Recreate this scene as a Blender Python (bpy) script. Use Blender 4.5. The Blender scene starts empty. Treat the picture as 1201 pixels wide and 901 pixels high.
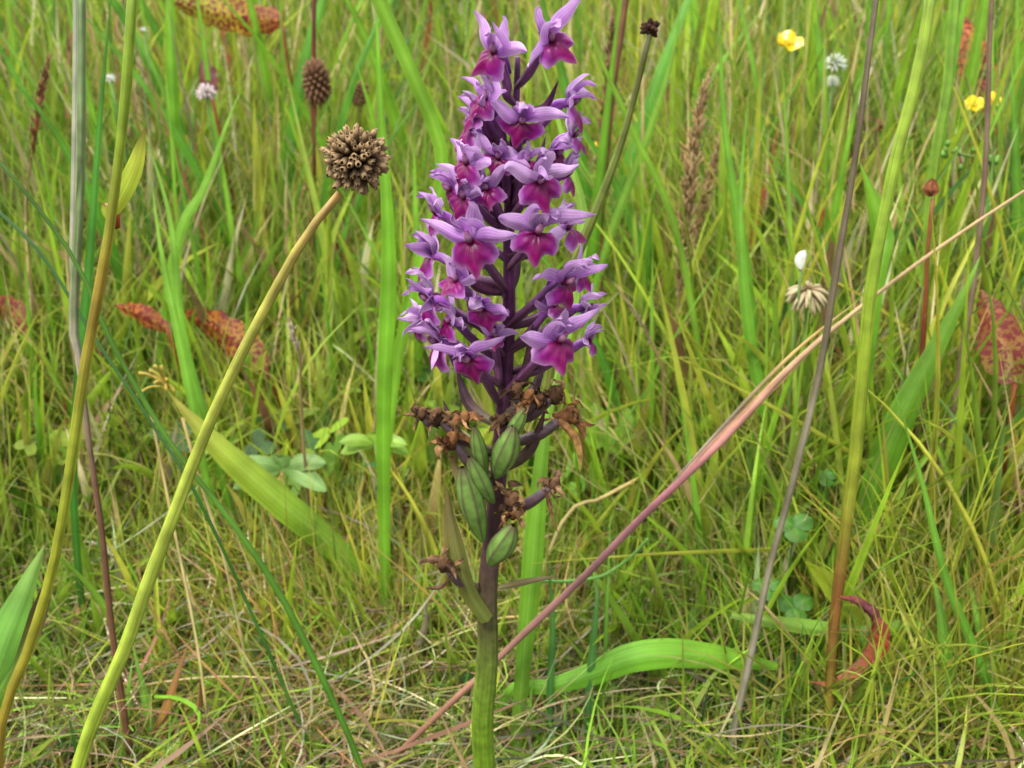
import bpy, math, random
import numpy as np
from mathutils import Vector, Matrix, Euler
from mathutils import noise as mnoise
R = math.radians
random.seed(7); rng = np.random.default_rng(7)
sc = bpy.context.scene
# ------------------------------------------------------------------ camera
FP = 1400.0; CX, CY = 600.5, 450.5; CAMH = .37; PITCH = R(27)
cam = bpy.data.objects.new('camera', bpy.data.cameras.new('camera'))
sc.collection.objects.link(cam); sc.camera = cam
cam.location = (0, 0, CAMH); cam.rotation_euler = (R(90)-PITCH, 0, 0)
cam.data.sensor_width = 36; cam.data.lens = 36*FP/1201
cam.data.clip_start = .01; cam.data.clip_end = 2000
cam.data.dof.use_dof = True; cam.data.dof.focus_distance = .345; cam.data.dof.aperture_fstop = 23
# ------------------------------------------------------------------ light: bright overcast
SUN_EL, SUN_AZ = R(58), R(-150)
w = bpy.data.worlds.new("World"); sc.world = w; w.use_nodes = True
nt = w.node_tree; bg = nt.nodes['Background']; bg.inputs[1].default_value = .14
sky = nt.nodes.new('ShaderNodeTexSky'); sky.sky_type = 'NISHITA'; sky.sun_disc = False
sky.sun_elevation = SUN_EL; sky.sun_rotation = R(180)-SUN_AZ; sky.dust_density = 4; sky.air_density = 1.2
hs = nt.nodes.new('ShaderNodeHueSaturation'); hs.inputs['Saturation'].default_value = .25
nt.links.new(sky.outputs[0], hs.inputs['Color']); nt.links.new(hs.outputs[0], bg.inputs[0])
sun = bpy.data.objects.new('sun', bpy.data.lights.new('sun', 'SUN')); sc.collection.objects.link(sun)
sun.data.energy = 1.5; sun.data.angle = R(14); sun.data.color = (1, .96, .88)
d = Vector((math.sin(SUN_AZ)*math.cos(SUN_EL), math.cos(SUN_AZ)*math.cos(SUN_EL), math.sin(SUN_EL)))
sun.rotation_euler = d.to_track_quat('Z', 'Y').to_euler()
sc.view_settings.view_transform = 'Standard'; sc.view_settings.look = 'None'
sc.view_settings.exposure = 1.52; sc.view_settings.gamma = 1
sc.cycles.max_bounces = 8; sc.cycles.transmission_bounces = 4; sc.cycles.diffuse_bounces = 3
# ------------------------------------------------------------------ pixel -> place
CP, SP = math.cos(PITCH), math.sin(PITCH)
def ray(px, py):
    u, v = (px-CX)/FP, (CY-py)/FP
    return Vector((u, CP+v*SP, -SP+v*CP))
def at(px, py, Y):
    r = ray(px, py); t = Y/r.y
    return Vector((r.x*t, Y, CAMH+r.z*t))
def ground(px, py):
    r = ray(px, py); t = -CAMH/r.z
    return Vector((r.x*t, r.y*t, 0))
def depth(p): return p[1]*CP+(CAMH-p[2])*SP
def mpp(p): return depth(p)/FP
# ------------------------------------------------------------------ helpers
def srgb(r, g, b):
    f = lambda c: (c/255/12.92) if c <= 10 else ((c/255+.055)/1.055)**2.4
    return (f(r), f(g), f(b))
def link(o, parent=None):
    sc.collection.objects.link(o)
    if parent: o.parent = parent
    return o
def tag(o, label=None, cat=None, group=None, kind=None):
    if label: o['label'] = label
    if cat: o['category'] = cat
    if group: o['group'] = group
    if kind: o['kind'] = kind
    return o
def thing(name, loc, label, cat, group=None):
    o = bpy.data.objects.new(name, None); o.location = loc; o.empty_display_size = .01
    link(o); return tag(o, label, cat, group)
class MB:
    """collects vertices, faces, colours and uvs for one mesh"""
    def __init__(s): s.v = []; s.f = []; s.c = []; s.uv = []
    def add(s, vs, fs, cs, uvs=None):
        n = len(s.v); s.v += [tuple(x) for x in vs]; s.f += [tuple(i+n for i in f) for f in fs]
        s.c += list(cs); s.uv += list(uvs) if uvs else [(0, 0)]*len(vs)
    def mesh(s, name, mat, origin=(0, 0, 0)):
        me = bpy.data.meshes.new(name); o = origin
        me.from_pydata([(a-o[0], b-o[1], c-o[2]) for a, b, c in s.v], [], s.f)
        ca = me.color_attributes.new('Col', 'FLOAT_COLOR', 'POINT')
        ca.data.foreach_set('color', np.array([(*c[:3], 1) for c in s.c], dtype=np.float32).ravel())
        uvl = me.uv_layers.new(name='UVMap')
        li = np.empty(len(me.loops), dtype=np.int32); me.loops.foreach_get('vertex_index', li)
        uvl.data.foreach_set('uv', np.array(s.uv, dtype=np.float32)[li].ravel())
        me.polygons.foreach_set('use_smooth', [True]*len(me.polygons))
        me.materials.append(mat); me.update(); return me
    def build(s, name, mat, parent=None, origin=None):
        if origin is None: origin = parent.matrix_world.translation if parent is None else (parent.location if parent else (0, 0, 0))
        o = bpy.data.objects.new(name, s.mesh(name, mat, origin))
        if parent is None: o.location = origin
        return link(o, parent)
def lerp(a, b, t): return tuple(x+(y-x)*t for x, y in zip(a, b))
def stops(cs, t):
    if not isinstance(cs[0][0], (tuple, list)) and len(cs[0]) == 3: return cs[0] if len(cs) == 1 else cs[0]
    if t <= cs[0][0]: return cs[0][1]
    for (a, ca), (b, cb) in zip(cs, cs[1:]):
        if t <= b: return lerp(ca, cb, (t-a)/max(1e-6, b-a))
    return cs[-1][1]
def curve(pts, n):
    """Catmull-Rom through tuples of any size, n+1 samples"""
    P = [np.array(p, float) for p in pts]
    if len(P) == 2: return [P[0]+(P[1]-P[0])*i/n for i in range(n+1)]
    P = [2*P[0]-P[1]]+P+[2*P[-1]-P[-2]]; m = len(P)-3; out = []
    L = [0]
    for i in range(m): L.append(L[-1]+np.linalg.norm(P[i+2][:3]-P[i+1][:3])+1e-9)
    for k in range(n+1):
        s = L[-1]*k/n; i = 0
        while i < m-1 and s > L[i+1]: i += 1
        t = (s-L[i])/(L[i+1]-L[i]); a, b, c, e = P[i:i+4]
        out.append(.5*((2*b)+(-a+c)*t+(2*a-5*b+4*c-e)*t*t+(-a+3*b-3*c+e)*t**3))
    return out
def frames(C):
    T = []
    for i in range(len(C)):
        t = Vector(C[min(i+1, len(C)-1)][:3])-Vector(C[max(i-1, 0)][:3]); T.append(t.normalized() if t.length > 1e-9 else Vector((0, 0, 1)))
    return T
def tube(mb, pts, rad, cols, n=16, sides=10, rib=0, ribs=6, nodes=(), jitter=0):
    """pts: 3D points; rad: radius or list; cols: [(t, rgb)]"""
    rr = rad if isinstance(rad, (list, tuple)) else [rad]*len(pts)
    C = curve([tuple(p)+(r,) for p, r in zip(pts, rr)], n); T = frames(C)
    ref = Vector((0, -1, .3)).normalized(); vs = []; cs = []; uv = []; rs = random.Random(int(abs(C[0][0])*1e6)); strk = [1+(rs.uniform(-.38, .34) if sides >= 12 else 0) for _ in range(sides)]
    prev = None
    wb = random.Random(int(abs(C[0][1])*1e6)).uniform(0, 90)
    for i, (c, t) in enumerate(zip(C, T)):
        s = i/n
        if sides >= 12 and n > 20: c = c.copy(); c[:3] += np.array(mnoise.noise_vector(Vector((s*7, wb, 0))))*c[3]*.9*min(1, s*8)
        a = (ref - t*ref.dot(t)) if prev is None else (prev - t*prev.dot(t))
        if a.length < 1e-4: a = t.orthogonal()
        a.normalize(); prev = a; b = t.cross(a)
        r = c[3]
        for (ns, nb, nw) in nodes: r *= 1+nb*math.exp(-((s-ns)/nw)**2)
        for k in range(sides):
            th = 2*math.pi*k/sides; q = r*(1+rib*math.cos(ribs*th))
            if jitter: q *= 1+jitter*mnoise.noise(Vector((k*1.3, s*40, c[0]*50)))
            vs.append(Vector(c[:3])+a*math.cos(th)*q+b*math.sin(th)*q)
            cc = stops(cols, s); cs.append(tuple(x*strk[k] for x in cc)); uv.append((k/sides*4, s*10))
    fs = [(i*sides+k, i*sides+(k+1) % sides, (i+1)*sides+(k+1) % sides, (i+1)*sides+k) for i in range(n) for k in range(sides)]
    fs.append(tuple(range(sides-1, -1, -1))); fs.append(tuple(n*sides+k for k in range(sides)))
    mb.add(vs, fs, cs, uv)
def prof(s, kind):
    if kind == 'grass': return min(1, .75+.5*s) * min(1, (1-s)*2.4)**.8 if s < 1 else .02
    if kind == 'leaf': return max(.05, math.sin(math.pi*min(1, .06+.94*s)**.8)**.8)
    if kind == 'even': return 1
    if kind == 'both': return max(.04, math.sin(math.pi*s)**.6)
    return 1
def ribbon(mb, pts, w, cols, n=18, kind='grass', fold=.25, twist=(0, 0), wave=0, roll=0, cols_n=5, face=None, edge=None, rag=0, rib=.22):
    """a folded leaf along pts; pts run from the base to the tip; w width in metres (or list)"""
    ww = w if isinstance(w, (list, tuple)) else [w]*len(pts)
    C = curve([tuple(p)+(x,) for p, x in zip(pts, ww)], n); T = frames(C); vs = []; cs = []; uv = []
    ph = random.random()*6
    for i, (c, t) in enumerate(zip(C, T)):
        s = i/n; p = Vector(c[:3])
        view = (Vector(face) if face else (p-cam.location)).normalized()
        side = t.cross(view)
        if side.length < 1e-4: side = t.orthogonal()
        side.normalize(); nor = side.cross(t).normalized()
        tw = twist[0]+(twist[1]-twist[0])*s; m = Matrix.Rotation(tw, 3, t); side = m @ side; nor = m @ nor
        hw = c[3]*.5*prof(s, kind)
        for k in range(cols_n):
            u = 2*k/(cols_n-1)-1
            if rag and k in (0, cols_n-1): u *= 1+rag*mnoise.noise(Vector((s*11+ph, k*3.1, 0)))-.5*rag*max(0, mnoise.noise(Vector((s*37, k*5., ph))))
            off = nor*(fold*hw*(abs(u)-.5) + wave*hw*math.sin(s*14+ph+u*2)*abs(u)+roll*hw*u*u)
            vs.append(p+side*u*hw+off); q = stops(cols, s)
            if edge: q = lerp(q, edge, min(1, abs(u))**3*.7)
            elif rib and k == cols_n//2: q = tuple(min(.9, x*(1+rib)+.012) for x in q)
            else: q = tuple(x*(1-.10*math.cos(u*9+ph)) for x in q)
            cs.append(q); uv.append((.5+u/2, s))
    fs = [(i*cols_n+k, i*cols_n+k+1, (i+1)*cols_n+k+1, (i+1)*cols_n+k) for i in range(n) for k in range(cols_n-1)]
    mb.add(vs, fs, cs, uv)
# ------------------------------------------------------------------ materials
def mat(name, rough=.5, transl=0, noise=(60, .25), streak=0, spots=None, bump=.0, spec=.3, veins=0):
    m = bpy.data.materials.new(name); m.use_nodes = True; t = m.node_tree; N = t.nodes; L = t.links
    b = N['Principled BSDF']; out = N['Material Output']; b.inputs['Roughness'].default_value = rough
    b.inputs['Specular IOR Level'].default_value = spec
    at_ = N.new('ShaderNodeAttribute'); at_.attribute_name = 'Col'; col = at_.outputs['Color']
    tc = N.new('ShaderNodeTexCoord')
    def mul(col, fac_sock, lo, hi):
        mr = N.new('ShaderNodeMapRange'); mr.inputs['To Min'].default_value = lo; mr.inputs['To Max'].default_value = hi
        mr.inputs['From Min'].default_value = .3; mr.inputs['From Max'].default_value = .7
        L.new(fac_sock, mr.inputs['Value']); mx = N.new('ShaderNodeVectorMath'); mx.operation = 'SCALE'
        L.new(col, mx.inputs[0]); L.new(mr.outputs[0], mx.inputs['Scale']); return mx.outputs[0]
    n1 = N.new('ShaderNodeTexNoise'); n1.inputs['Scale'].default_value = noise[0]; n1.inputs['Detail'].default_value = 5
    geo = N.new('ShaderNodeNewGeometry'); L.new(geo.outputs['Position'], n1.inputs['Vector'])
    col = mul(col, n1.outputs['Fac'], 1-noise[1], 1+noise[1])
    hgt = n1.outputs['Fac']
    if streak:
        mp = N.new('ShaderNodeMapping'); mp.inputs['Scale'].default_value = (streak, 1.2, 1); L.new(tc.outputs['UV'], mp.inputs['Vector'])
        n2 = N.new('ShaderNodeTexNoise'); n2.inputs['Scale'].default_value = 1; n2.inputs['Detail'].default_value = 2
        L.new(mp.outputs[0], n2.inputs['Vector']); col = mul(col, n2.outputs['Fac'], .72, 1.22); hgt = n2.outputs['Fac']
    if veins:
        wv = N.new('ShaderNodeTexWave'); wv.wave_type = 'BANDS'; wv.bands_direction = 'X'; wv.inputs['Scale'].default_value = veins
        wv.inputs['Distortion'].default_value = 1.5; wv.inputs['Detail'].default_value = 1
        L.new(tc.outputs['UV'], wv.inputs['Vector']); col = mul(col, wv.outputs['Fac'], .84, 1.06)
    if spots:
        vo = N.new('ShaderNodeTexNoise'); vo.inputs['Scale'].default_value = spots[0]; vo.inputs['Detail'].default_value = 3
        L.new(geo.outputs['Position'], vo.inputs['Vector'])
        cr = N.new('ShaderNodeValToRGB'); cr.color_ramp.elements[0].position = .47; cr.color_ramp.elements[1].position = .53
        L.new(vo.outputs['Fac'], cr.inputs[0]); mx = N.new('ShaderNodeMix'); mx.data_type = 'RGBA'
        L.new(cr.outputs[0], mx.inputs['Factor']); L.new(col, mx.inputs['A']); mx.inputs['B'].default_value = (*spots[1], 1); col = mx.outputs['Result']
    L.new(col, b.inputs['Base Color'])
    if bump:
        bp = N.new('ShaderNodeBump'); bp.inputs['Strength'].default_value = bump; bp.inputs['Distance'].default_value = .0006
        L.new(hgt, bp.inputs['Height']); L.new(bp.outputs[0], b.inputs['Normal'])
    if transl:
        tr = N.new('ShaderNodeBsdfTranslucent'); L.new(col, tr.inputs['Color']); ms = N.new('ShaderNodeMixShader')
        ms.inputs[0].default_value = transl; L.new(b.outputs[0], ms.inputs[1]); L.new(tr.outputs[0], ms.inputs[2]); L.new(ms.outputs[0], out.inputs['Surface'])
    return m
M_leaf = mat('leaf', .38, .32, (45, .28), streak=34, bump=.4)
M_grass = mat('grass', .42, .35, (60, .28))
M_dry = mat('dry_straw', .7, .15, (80, .3), streak=14, bump=.3, spec=.15)
M_thatch = mat('thatch', .8, .12, (60, .35), spec=.1)
M_stem = mat('stem', .45, 0, (110, .28), streak=7, bump=.3)
M_petal = mat('petal', .42, .35, (200, .16), veins=2.2, bump=.25, spec=.35)
M_lip = mat('lip', .4, .28, (420, .22), spots=None, bump=.3, spec=.35)
M_purple = mat('purple_stem', .42, 0, (300, .3), streak=6, bump=.35)
M_brown = mat('withered', .75, .12, (500, .45), bump=.6, spec=.12)
M_seed = mat('seed_capsule', .45, .08, (300, .25), bump=.4)
M_red = mat('red_leaf', .6, .25, (90, .35), spots=(430, (.13, .014, .012)), bump=.5)
M_yellow = mat('buttercup_petal', .25, .2, (100, .08), spec=.6)
M_white = mat('white_petal', .5, .3, (200, .1))
M_clover = mat('clover_leaf', .5, .25, (120, .22))
# ------------------------------------------------------------------ ground
def hgt(x, y): return .012*mnoise.noise(Vector((x*4, y*4, 0)))+.006*mnoise.noise(Vector((x*14, y*14, 3)))
def ax(lim):
    a = list(np.arange(-1.5, 4.01, .05)); s = 4.0; st = .3
    while s < lim: s += st; a.append(s); st *= 1.35
    s = -1.5; st = .3
    while s > -lim: s -= st; a.insert(0, s); st *= 1.35
    return a
xs = [x-1.25 for x in ax(900)]; ys = ax(900)
gv = [(x, y, hgt(x, y)-.004) for y in ys for x in xs]; nx = len(xs)
gf = [(j*nx+i, j*nx+i+1, (j+1)*nx+i+1, (j+1)*nx+i) for j in range(len(ys)-1) for i in range(nx-1)]
me = bpy.data.meshes.new('ground'); me.from_pydata(gv, [], gf)
m = bpy.data.materials.new('soil'); m.use_nodes = True; N = m.node_tree.nodes; L = m.node_tree.links
geo = N.new('ShaderNodeNewGeometry'); n1 = N.new('ShaderNodeTexNoise'); n1.inputs['Scale'].default_value = 30; n1.inputs['Detail'].default_value = 8
L.new(geo.outputs['Position'], n1.inputs['Vector']); cr = N.new('ShaderNodeValToRGB'); e = cr.color_ramp.elements
e[0].position = .3; e[0].color = (.018, .015, .008, 1); e[1].position = .7; e[1].color = (.07, .075, .025, 1)
q = e.new(.5); q.color = (.05, .036, .018, 1)
L.new(n1.outputs['Fac'], cr.inputs[0]); L.new(cr.outputs[0], N['Principled BSDF'].inputs['Base Color']); N['Principled BSDF'].inputs['Roughness'].default_value = .95
me.materials.append(m); go = bpy.data.objects.new('ground', me); link(go); go['kind'] = 'structure'
# ------------------------------------------------------------------ mass grass (numpy)
def np_mesh(name, V, F, Cc, mt):
    me = bpy.data.meshes.new(name); nv, nf = len(V), len(F)
    me.vertices.add(nv); me.vertices.foreach_set('co', V.astype(np.float32).ravel())
    me.loops.add(nf*4); me.loops.foreach_set('vertex_index', F.astype(np.int32).ravel())
    me.polygons.add(nf); me.polygons.foreach_set('loop_start', np.arange(0, nf*4, 4, dtype=np.int32))
    me.polygons.foreach_set('use_smooth', np.ones(nf, dtype=bool))
    me.update(calc_edges=True)
    ca = me.color_attributes.new('Col', 'FLOAT_COLOR', 'POINT')
    ca.data.foreach_set('color', np.concatenate([Cc, np.ones((nv, 1))], 1).astype(np.float32).ravel())
    me.materials.append(mt); return me
def blades(xy, z, L_, w_, az, t0, bend, c0, c1, seg=6, three=False, drift=None, tw=.8, fold=.35, lie=False, p=1.4):
    n = len(L_); s = np.linspace(0, 1, seg+1)
    th = t0[:, None]+bend[:, None]*s[None]**p
    A = az[:, None]+(drift[:, None]*s[None] if drift is not None else 0*s[None])
    thm = (th[:, 1:]+th[:, :-1])/2; Am = (A[:, 1:]+A[:, :-1])/2; st = (L_/seg)[:, None]
    dx = np.sin(thm)*np.cos(Am)*st; dy = np.sin(thm)*np.sin(Am)*st; dz = np.cos(thm)*st
    z0 = np.zeros((n, 1))
    X = xy[:, :1]+np.concatenate([z0, dx.cumsum(1)], 1); Y = xy[:, 1:]+np.concatenate([z0, dy.cumsum(1)], 1); Z = z[:, None]+np.concatenate([z0, dz.cumsum(1)], 1)
    if lie: Z = np.maximum(Z, .002)
    P = np.stack([X, Y, Z], -1); Tn = np.stack([np.sin(th)*np.cos(A), np.sin(th)*np.sin(A), np.cos(th)], -1)
    S = np.stack([-np.sin(A), np.cos(A), 0*A], -1); Nn = np.cross(S, Tn)
    t_ = (rng.uniform(-1, 1, n)*tw*1.5)[:, None]+(rng.uniform(-1, 1, n)*tw)[:, None]*s[None]
    t_ = t_[..., None]; S2 = S*np.cos(t_)+Nn*np.sin(t_); N2 = Nn*np.cos(t_)-S*np.sin(t_)
    pr = np.minimum(1, .6+.8*s)*np.minimum(1, (1-s)*2.2)**.8; pr[-1] = .03
    hw = (w_[:, None]*.5*pr[None])[..., None]
    cols = [P-S2*hw, P+N2*hw*fold*2, P+S2*hw] if three else [P-S2*hw, P+S2*hw]
    k = len(cols); V = np.stack(cols, 2).reshape(-1, 3)      # n, seg+1, k
    base = (np.arange(n)*(seg+1)*k)[:, None, None]; i = (np.arange(seg)*k)[None, :, None]; j = np.arange(k-1)[None, None]
    a = base+i+j; F = np.stack([a, a+1, a+1+k, a+k], -1).reshape(-1, 4)
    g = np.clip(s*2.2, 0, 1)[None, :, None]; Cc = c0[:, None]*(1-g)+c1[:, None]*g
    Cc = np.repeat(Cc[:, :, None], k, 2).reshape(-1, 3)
    g1 = np.sin(xy[:, 0]*9+np.sin(xy[:, 1]*7)*2)*np.sin(xy[:, 1]*8+np.cos(xy[:, 0]*11)*2); g1 = np.repeat(g1, (seg+1)*k)[:, None]
    Cc = np.clip(Cc*(1+g1*np.array([[.20, .07, .10]])), .004, .9)
    return V, F, Cc
def merge(parts):
    V = []; F = []; C_ = []; o = 0
    for v, f, c in parts: V.append(v); F.append(f+o); C_.append(c); o += len(v)
    return np.concatenate(V), np.concatenate(F), np.concatenate(C_)
def pal(n, entries, jit=.18):
    wts = np.array([e[0] for e in entries], float); idx = rng.choice(len(entries), n, p=wts/wts.sum())
    c = np.array([e[1] for e in entries])[idx]
    return np.clip(c*(1+rng.normal(0, jit, (n, 1)))*(1+rng.normal(0, jit*.35, (n, 3))), .004, .9)
def field(n, y0, y1, spread=.46, extra=.22, power=1.0):
    y = y0+(y1-y0)*rng.random(n)**power
    x = rng.uniform(-1, 1, n)*(spread*y+extra); return np.stack([x, y], 1)
def near_cap(xy):
    """how tall the sward is: low matted thatch by the orchid, tall beyond and to the right"""
    x, y = xy[:, 0], xy[:, 1]
    yy = y + np.clip((x-.04)*1.5, 0, .20)+np.clip((-x-.17)*.5, 0, .05)
    return np.interp(yy, [0, .4, .47, .56, .70, .95, 1.4], [.026, .034, .06, .11, .17, .25, .31])
BRIGHT = (.28, .42, .03); MID = (.18, .30, .03); DEEP = (.05, .13, .02); OLIVE = (.30, .30, .05); YEL = (.40, .45, .05)
BLUE = (.10, .24, .07); TAN = (.50, .39, .18); PALE = (.64, .56, .34); BRN = (.20, .12, .06); RED = (.25, .07, .035); GREYT = (.34, .29, .20)
GREENS = [(4, BRIGHT), (3, MID), (1.0, DEEP), (1.6, OLIVE), (1.2, YEL), (1, BLUE)]
def tufts(nt_, per, y0, y1, sd=.018, power=1.0, spread=.46, extra=.22):
    c = field(nt_, y0, y1, spread, extra, power); k = rng.integers(max(1, per//2), per*2, nt_); idx = np.repeat(np.arange(nt_), k)
    xy = c[idx]+rng.normal(0, sd, (len(idx), 2)); return xy, idx
def stuff(name, parts, mt, label, cat):
    V, F, Cc = merge(parts); o = bpy.data.objects.new(name, np_mesh(name, V, F, Cc, mt)); link(o); tag(o, label, cat, kind='stuff'); return o
def up(n, sd): return np.abs(rng.normal(0, sd, n))
# broad meadow grass
parts = []
for (nt_, per, y0, y1, pw) in ((1150, 5, .42, 1.2, 1.0), (2000, 5, 1.1, 3.0, 1.0), (1500, 4, 3.0, 7.5, .8)):
    xy, idx = tufts(nt_, per, y0, y1, .02, pw); n = len(xy)
    cap = near_cap(xy); tc = pal(nt_, GREENS, .15)[idx]; own = pal(n, GREENS, .2); mixf = rng.random((n, 1))*.6
    c1 = tc*(1-mixf)+own*mixf; dead = rng.random(n) < .19; c1[dead] = pal(dead.sum(), [(3, TAN), (1.4, PALE), (1.2, BRN), (.5, RED)])
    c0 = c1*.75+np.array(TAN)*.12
    L_ = cap*rng.uniform(.5, 1.12, n); scale = np.clip(xy[:, 1]/1.2, 1, 3)
    az = rng.uniform(0, 6.283, n); t0 = up(n, .16); bend = np.abs(rng.normal(.25, .38, n))
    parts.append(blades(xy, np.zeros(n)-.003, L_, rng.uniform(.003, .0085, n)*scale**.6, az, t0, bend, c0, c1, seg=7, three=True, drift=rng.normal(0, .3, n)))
n = 900; xy = field(n, .5, 2.4); c1 = pal(n, [(3, YEL), (3, BRIGHT), (1, OLIVE)], .15)
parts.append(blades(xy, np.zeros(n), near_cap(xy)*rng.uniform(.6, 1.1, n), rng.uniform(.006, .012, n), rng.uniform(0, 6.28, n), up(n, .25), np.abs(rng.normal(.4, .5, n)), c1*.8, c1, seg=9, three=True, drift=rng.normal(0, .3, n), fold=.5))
n = 3600; xy = field(n, .40, 2.2); cap = near_cap(xy); c1 = pal(n, [(3, BRIGHT), (3, MID), (1, YEL), (1, BLUE), (.5, DEEP)], .18)
parts.append(blades(xy, cap*rng.random(n)*.45, rng.uniform(.02, .05, n), rng.uniform(.006, .012, n), rng.uniform(0, 6.28, n), np.abs(rng.normal(.9, .35, n)), rng.normal(.3, .4, n), c1, c1, seg=7, three=True, fold=.5))
n = 420; xy = field(n, .385, .62); c1 = pal(n, [(3, YEL), (4, BRIGHT), (1.5, MID)], .15)
xy[:300, 0] = np.abs(xy[:300, 0])+.03
parts.append(blades(xy, np.zeros(n)-.003, (near_cap(xy)+.02)*rng.uniform(.8, 1.5, n), rng.uniform(.002, .0045, n), rng.uniform(0, 6.28, n), up(n, .3), np.abs(rng.normal(.3, .4, n)), c1*.8, c1, seg=9, three=True, drift=rng.normal(0, .3, n), fold=.6))
# the sward goes on to both sides of the view
n = 5200; y = rng.uniform(.1, 4.5, n); sd = rng.choice([-1, 1], n); xy = np.stack([sd*(.46*y+.2+rng.random(n)*1.3), y], 1); c1 = pal(n, GREENS+[(1.5, TAN)], .2)
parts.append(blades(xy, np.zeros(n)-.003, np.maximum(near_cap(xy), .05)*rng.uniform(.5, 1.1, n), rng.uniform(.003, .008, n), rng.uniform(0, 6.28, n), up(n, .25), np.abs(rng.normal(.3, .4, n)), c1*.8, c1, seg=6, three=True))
n = 9000; y = rng.uniform(-.4, 2.5, n); xy = np.stack([rng.uniform(-1.6, 1.6, n), y], 1); xy = xy[(np.abs(xy[:, 0]) > .44*xy[:, 1]+.16) | (xy[:, 1] < .05)]; n = len(xy); c1 = pal(n, GREENS+[(4, TAN), (2, BRN)], .2)
parts.append(blades(xy, np.zeros(n)-.002, rng.uniform(.03, .10, n), rng.uniform(.001, .003, n), rng.uniform(0, 6.28, n), up(n, .8), np.abs(rng.normal(.4, .4, n)), c1*.8, c1, seg=6))
stuff('meadow_grass', parts, M_grass, 'dense tall green meadow grass filling the field behind the orchid', 'grass')
# fine grass
parts = []
for (nt_, per, y0, y1, pw) in ((3000, 8, .34, .95, 1.0), (2600, 8, .9, 2.6, 1.0)):
    xy, idx = tufts(nt_, per, y0, y1, .012, pw); n = len(xy); cap = near_cap(xy)*.95+.012
    F_ = [(2.4, MID), (3, BRIGHT), (2, OLIVE), (1.7, YEL), (.8, DEEP), (1.8, TAN), (.5, (.40, .22, .07))]
    tc = pal(nt_, F_, .12)[idx]; own = pal(n, F_, .2); c1 = tc*.55+own*.45
    az0 = rng.uniform(0, 6.283, nt_)[idx]; tl = up(nt_, .35)[idx]
    az = az0+rng.normal(0, .8, n)
    parts.append(blades(xy, np.zeros(n)-.003, cap*rng.uniform(.5, 1.2, n), rng.uniform(.0006, .0015, n)*np.clip(xy[:, 1]/.9, 1, 2.4), az, tl+up(n, .2), np.abs(rng.normal(.35, .45, n)), c1*.8+np.array(TAN)*.1, c1, seg=6, drift=rng.normal(0, .5, n)))
n = 6200; xy = field(n, .30, .62); xy[:3600, 0] = np.abs(xy[:3600, 0])+.015; c1 = pal(n, [(3, MID), (2, BRIGHT), (2, OLIVE), (1, DEEP)], .2)
parts.append(blades(xy, rng.random(n)*.008, rng.uniform(.02, .06, n)*np.where(xy[:, 0] > .05, 1.35, 1), rng.uniform(.0007, .0028, n), rng.uniform(0, 6.28, n), np.abs(rng.normal(.9, .4, n)), rng.normal(.3, .5, n), c1*.9, c1, seg=6, drift=rng.normal(0, .6, n)))
stuff('fine_grass', parts, M_grass, 'fine thin leaved grass in low tufts between the broader blades', 'grass')
# tussock of fine olive grass left of the orchid stem, leaning to the left
parts = []
for (px, py, num, ln, aim, cc) in ((500, 790, 260, .10, R(130), OLIVE), (420, 830, 200, .08, R(145), YEL), (545, 745, 160, .10, R(115), OLIVE), (330, 790, 140, .08, R(130), MID), (380, 720, 200, .10, R(140), MID), (250, 700, 160, .09, R(130), OLIVE),
                             (700, 760, 160, .08, R(75), OLIVE), (250, 860, 160, .05, R(100), MID), (120, 800, 160, .07, R(60), MID), (800, 800, 200, .07, R(70), MID), (640, 845, 160, .05, R(95), BRIGHT), (900, 820, 260, .09, R(80), BRIGHT), (1020, 840, 260, .10, R(90), BRIGHT), (1130, 850, 300, .10, R(110), MID)):
    g = ground(px, py); n = num; xy = np.array([[g.x, g.y]])+rng.normal(0, .034, (n, 2)); xy[:, 1] = np.maximum(xy[:, 1], .345)
    c1 = pal(n, [(3, cc), (2, MID), (1.5, YEL), (1, (.42, .26, .09)), (1.2, TAN)], .18)
    parts.append(blades(xy, np.zeros(n)-.002, ln*rng.uniform(.5, 1.1, n), rng.uniform(.0006, .0013, n), aim+rng.normal(0, .8, n), np.abs(rng.normal(.6, .35, n)), rng.normal(.15, .3, n), c1*.8, c1, seg=6, drift=rng.normal(0, .3, n)))
stuff('fescue_tussock', parts, M_grass, 'wispy olive and orange tinted fescue leaning left beside the orchid stem base', 'grass')
# thatch
parts = []
for (n, y0, y1, ln, zz) in ((17000, .28, .75, .075, .032), (9000, .7, 1.9, .14, .06), (6000, .28, .8, .03, .03)):
    xy = field(n, y0, y1); az = np.where(rng.random(n) < .55, rng.normal(.15, .5, n), rng.uniform(0, 6.283, n))
    c1 = pal(n, [(3, (.32, .24, .11)), (.7, PALE), (2.4, BRN), (2.6, (.23, .19, .12)), (1.8, (.26, .27, .05)), (1.2, MID), (.4, (.28, .15, .06))], .32)
    parts.append(blades(xy, rng.random(n)**1.5*zz+.002, ln*rng.uniform(.4, 1.3, n), np.clip(rng.lognormal(-7.25, .45, n), .0003, .0026)*np.clip(xy[:, 1]/.8, 1, 2), az, R(82)+rng.normal(0, .16, n), rng.normal(.1, .35, n), c1, c1, seg=7, drift=rng.normal(0, 1.3, n), lie=True))
n = 1800; xy = field(n, .28, .9); c1 = pal(n, [(2, BRN), (2, (.22, .18, .12)), (1, TAN), (.5, (.25, .12, .05)), (.8, OLIVE)], .3)
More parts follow.
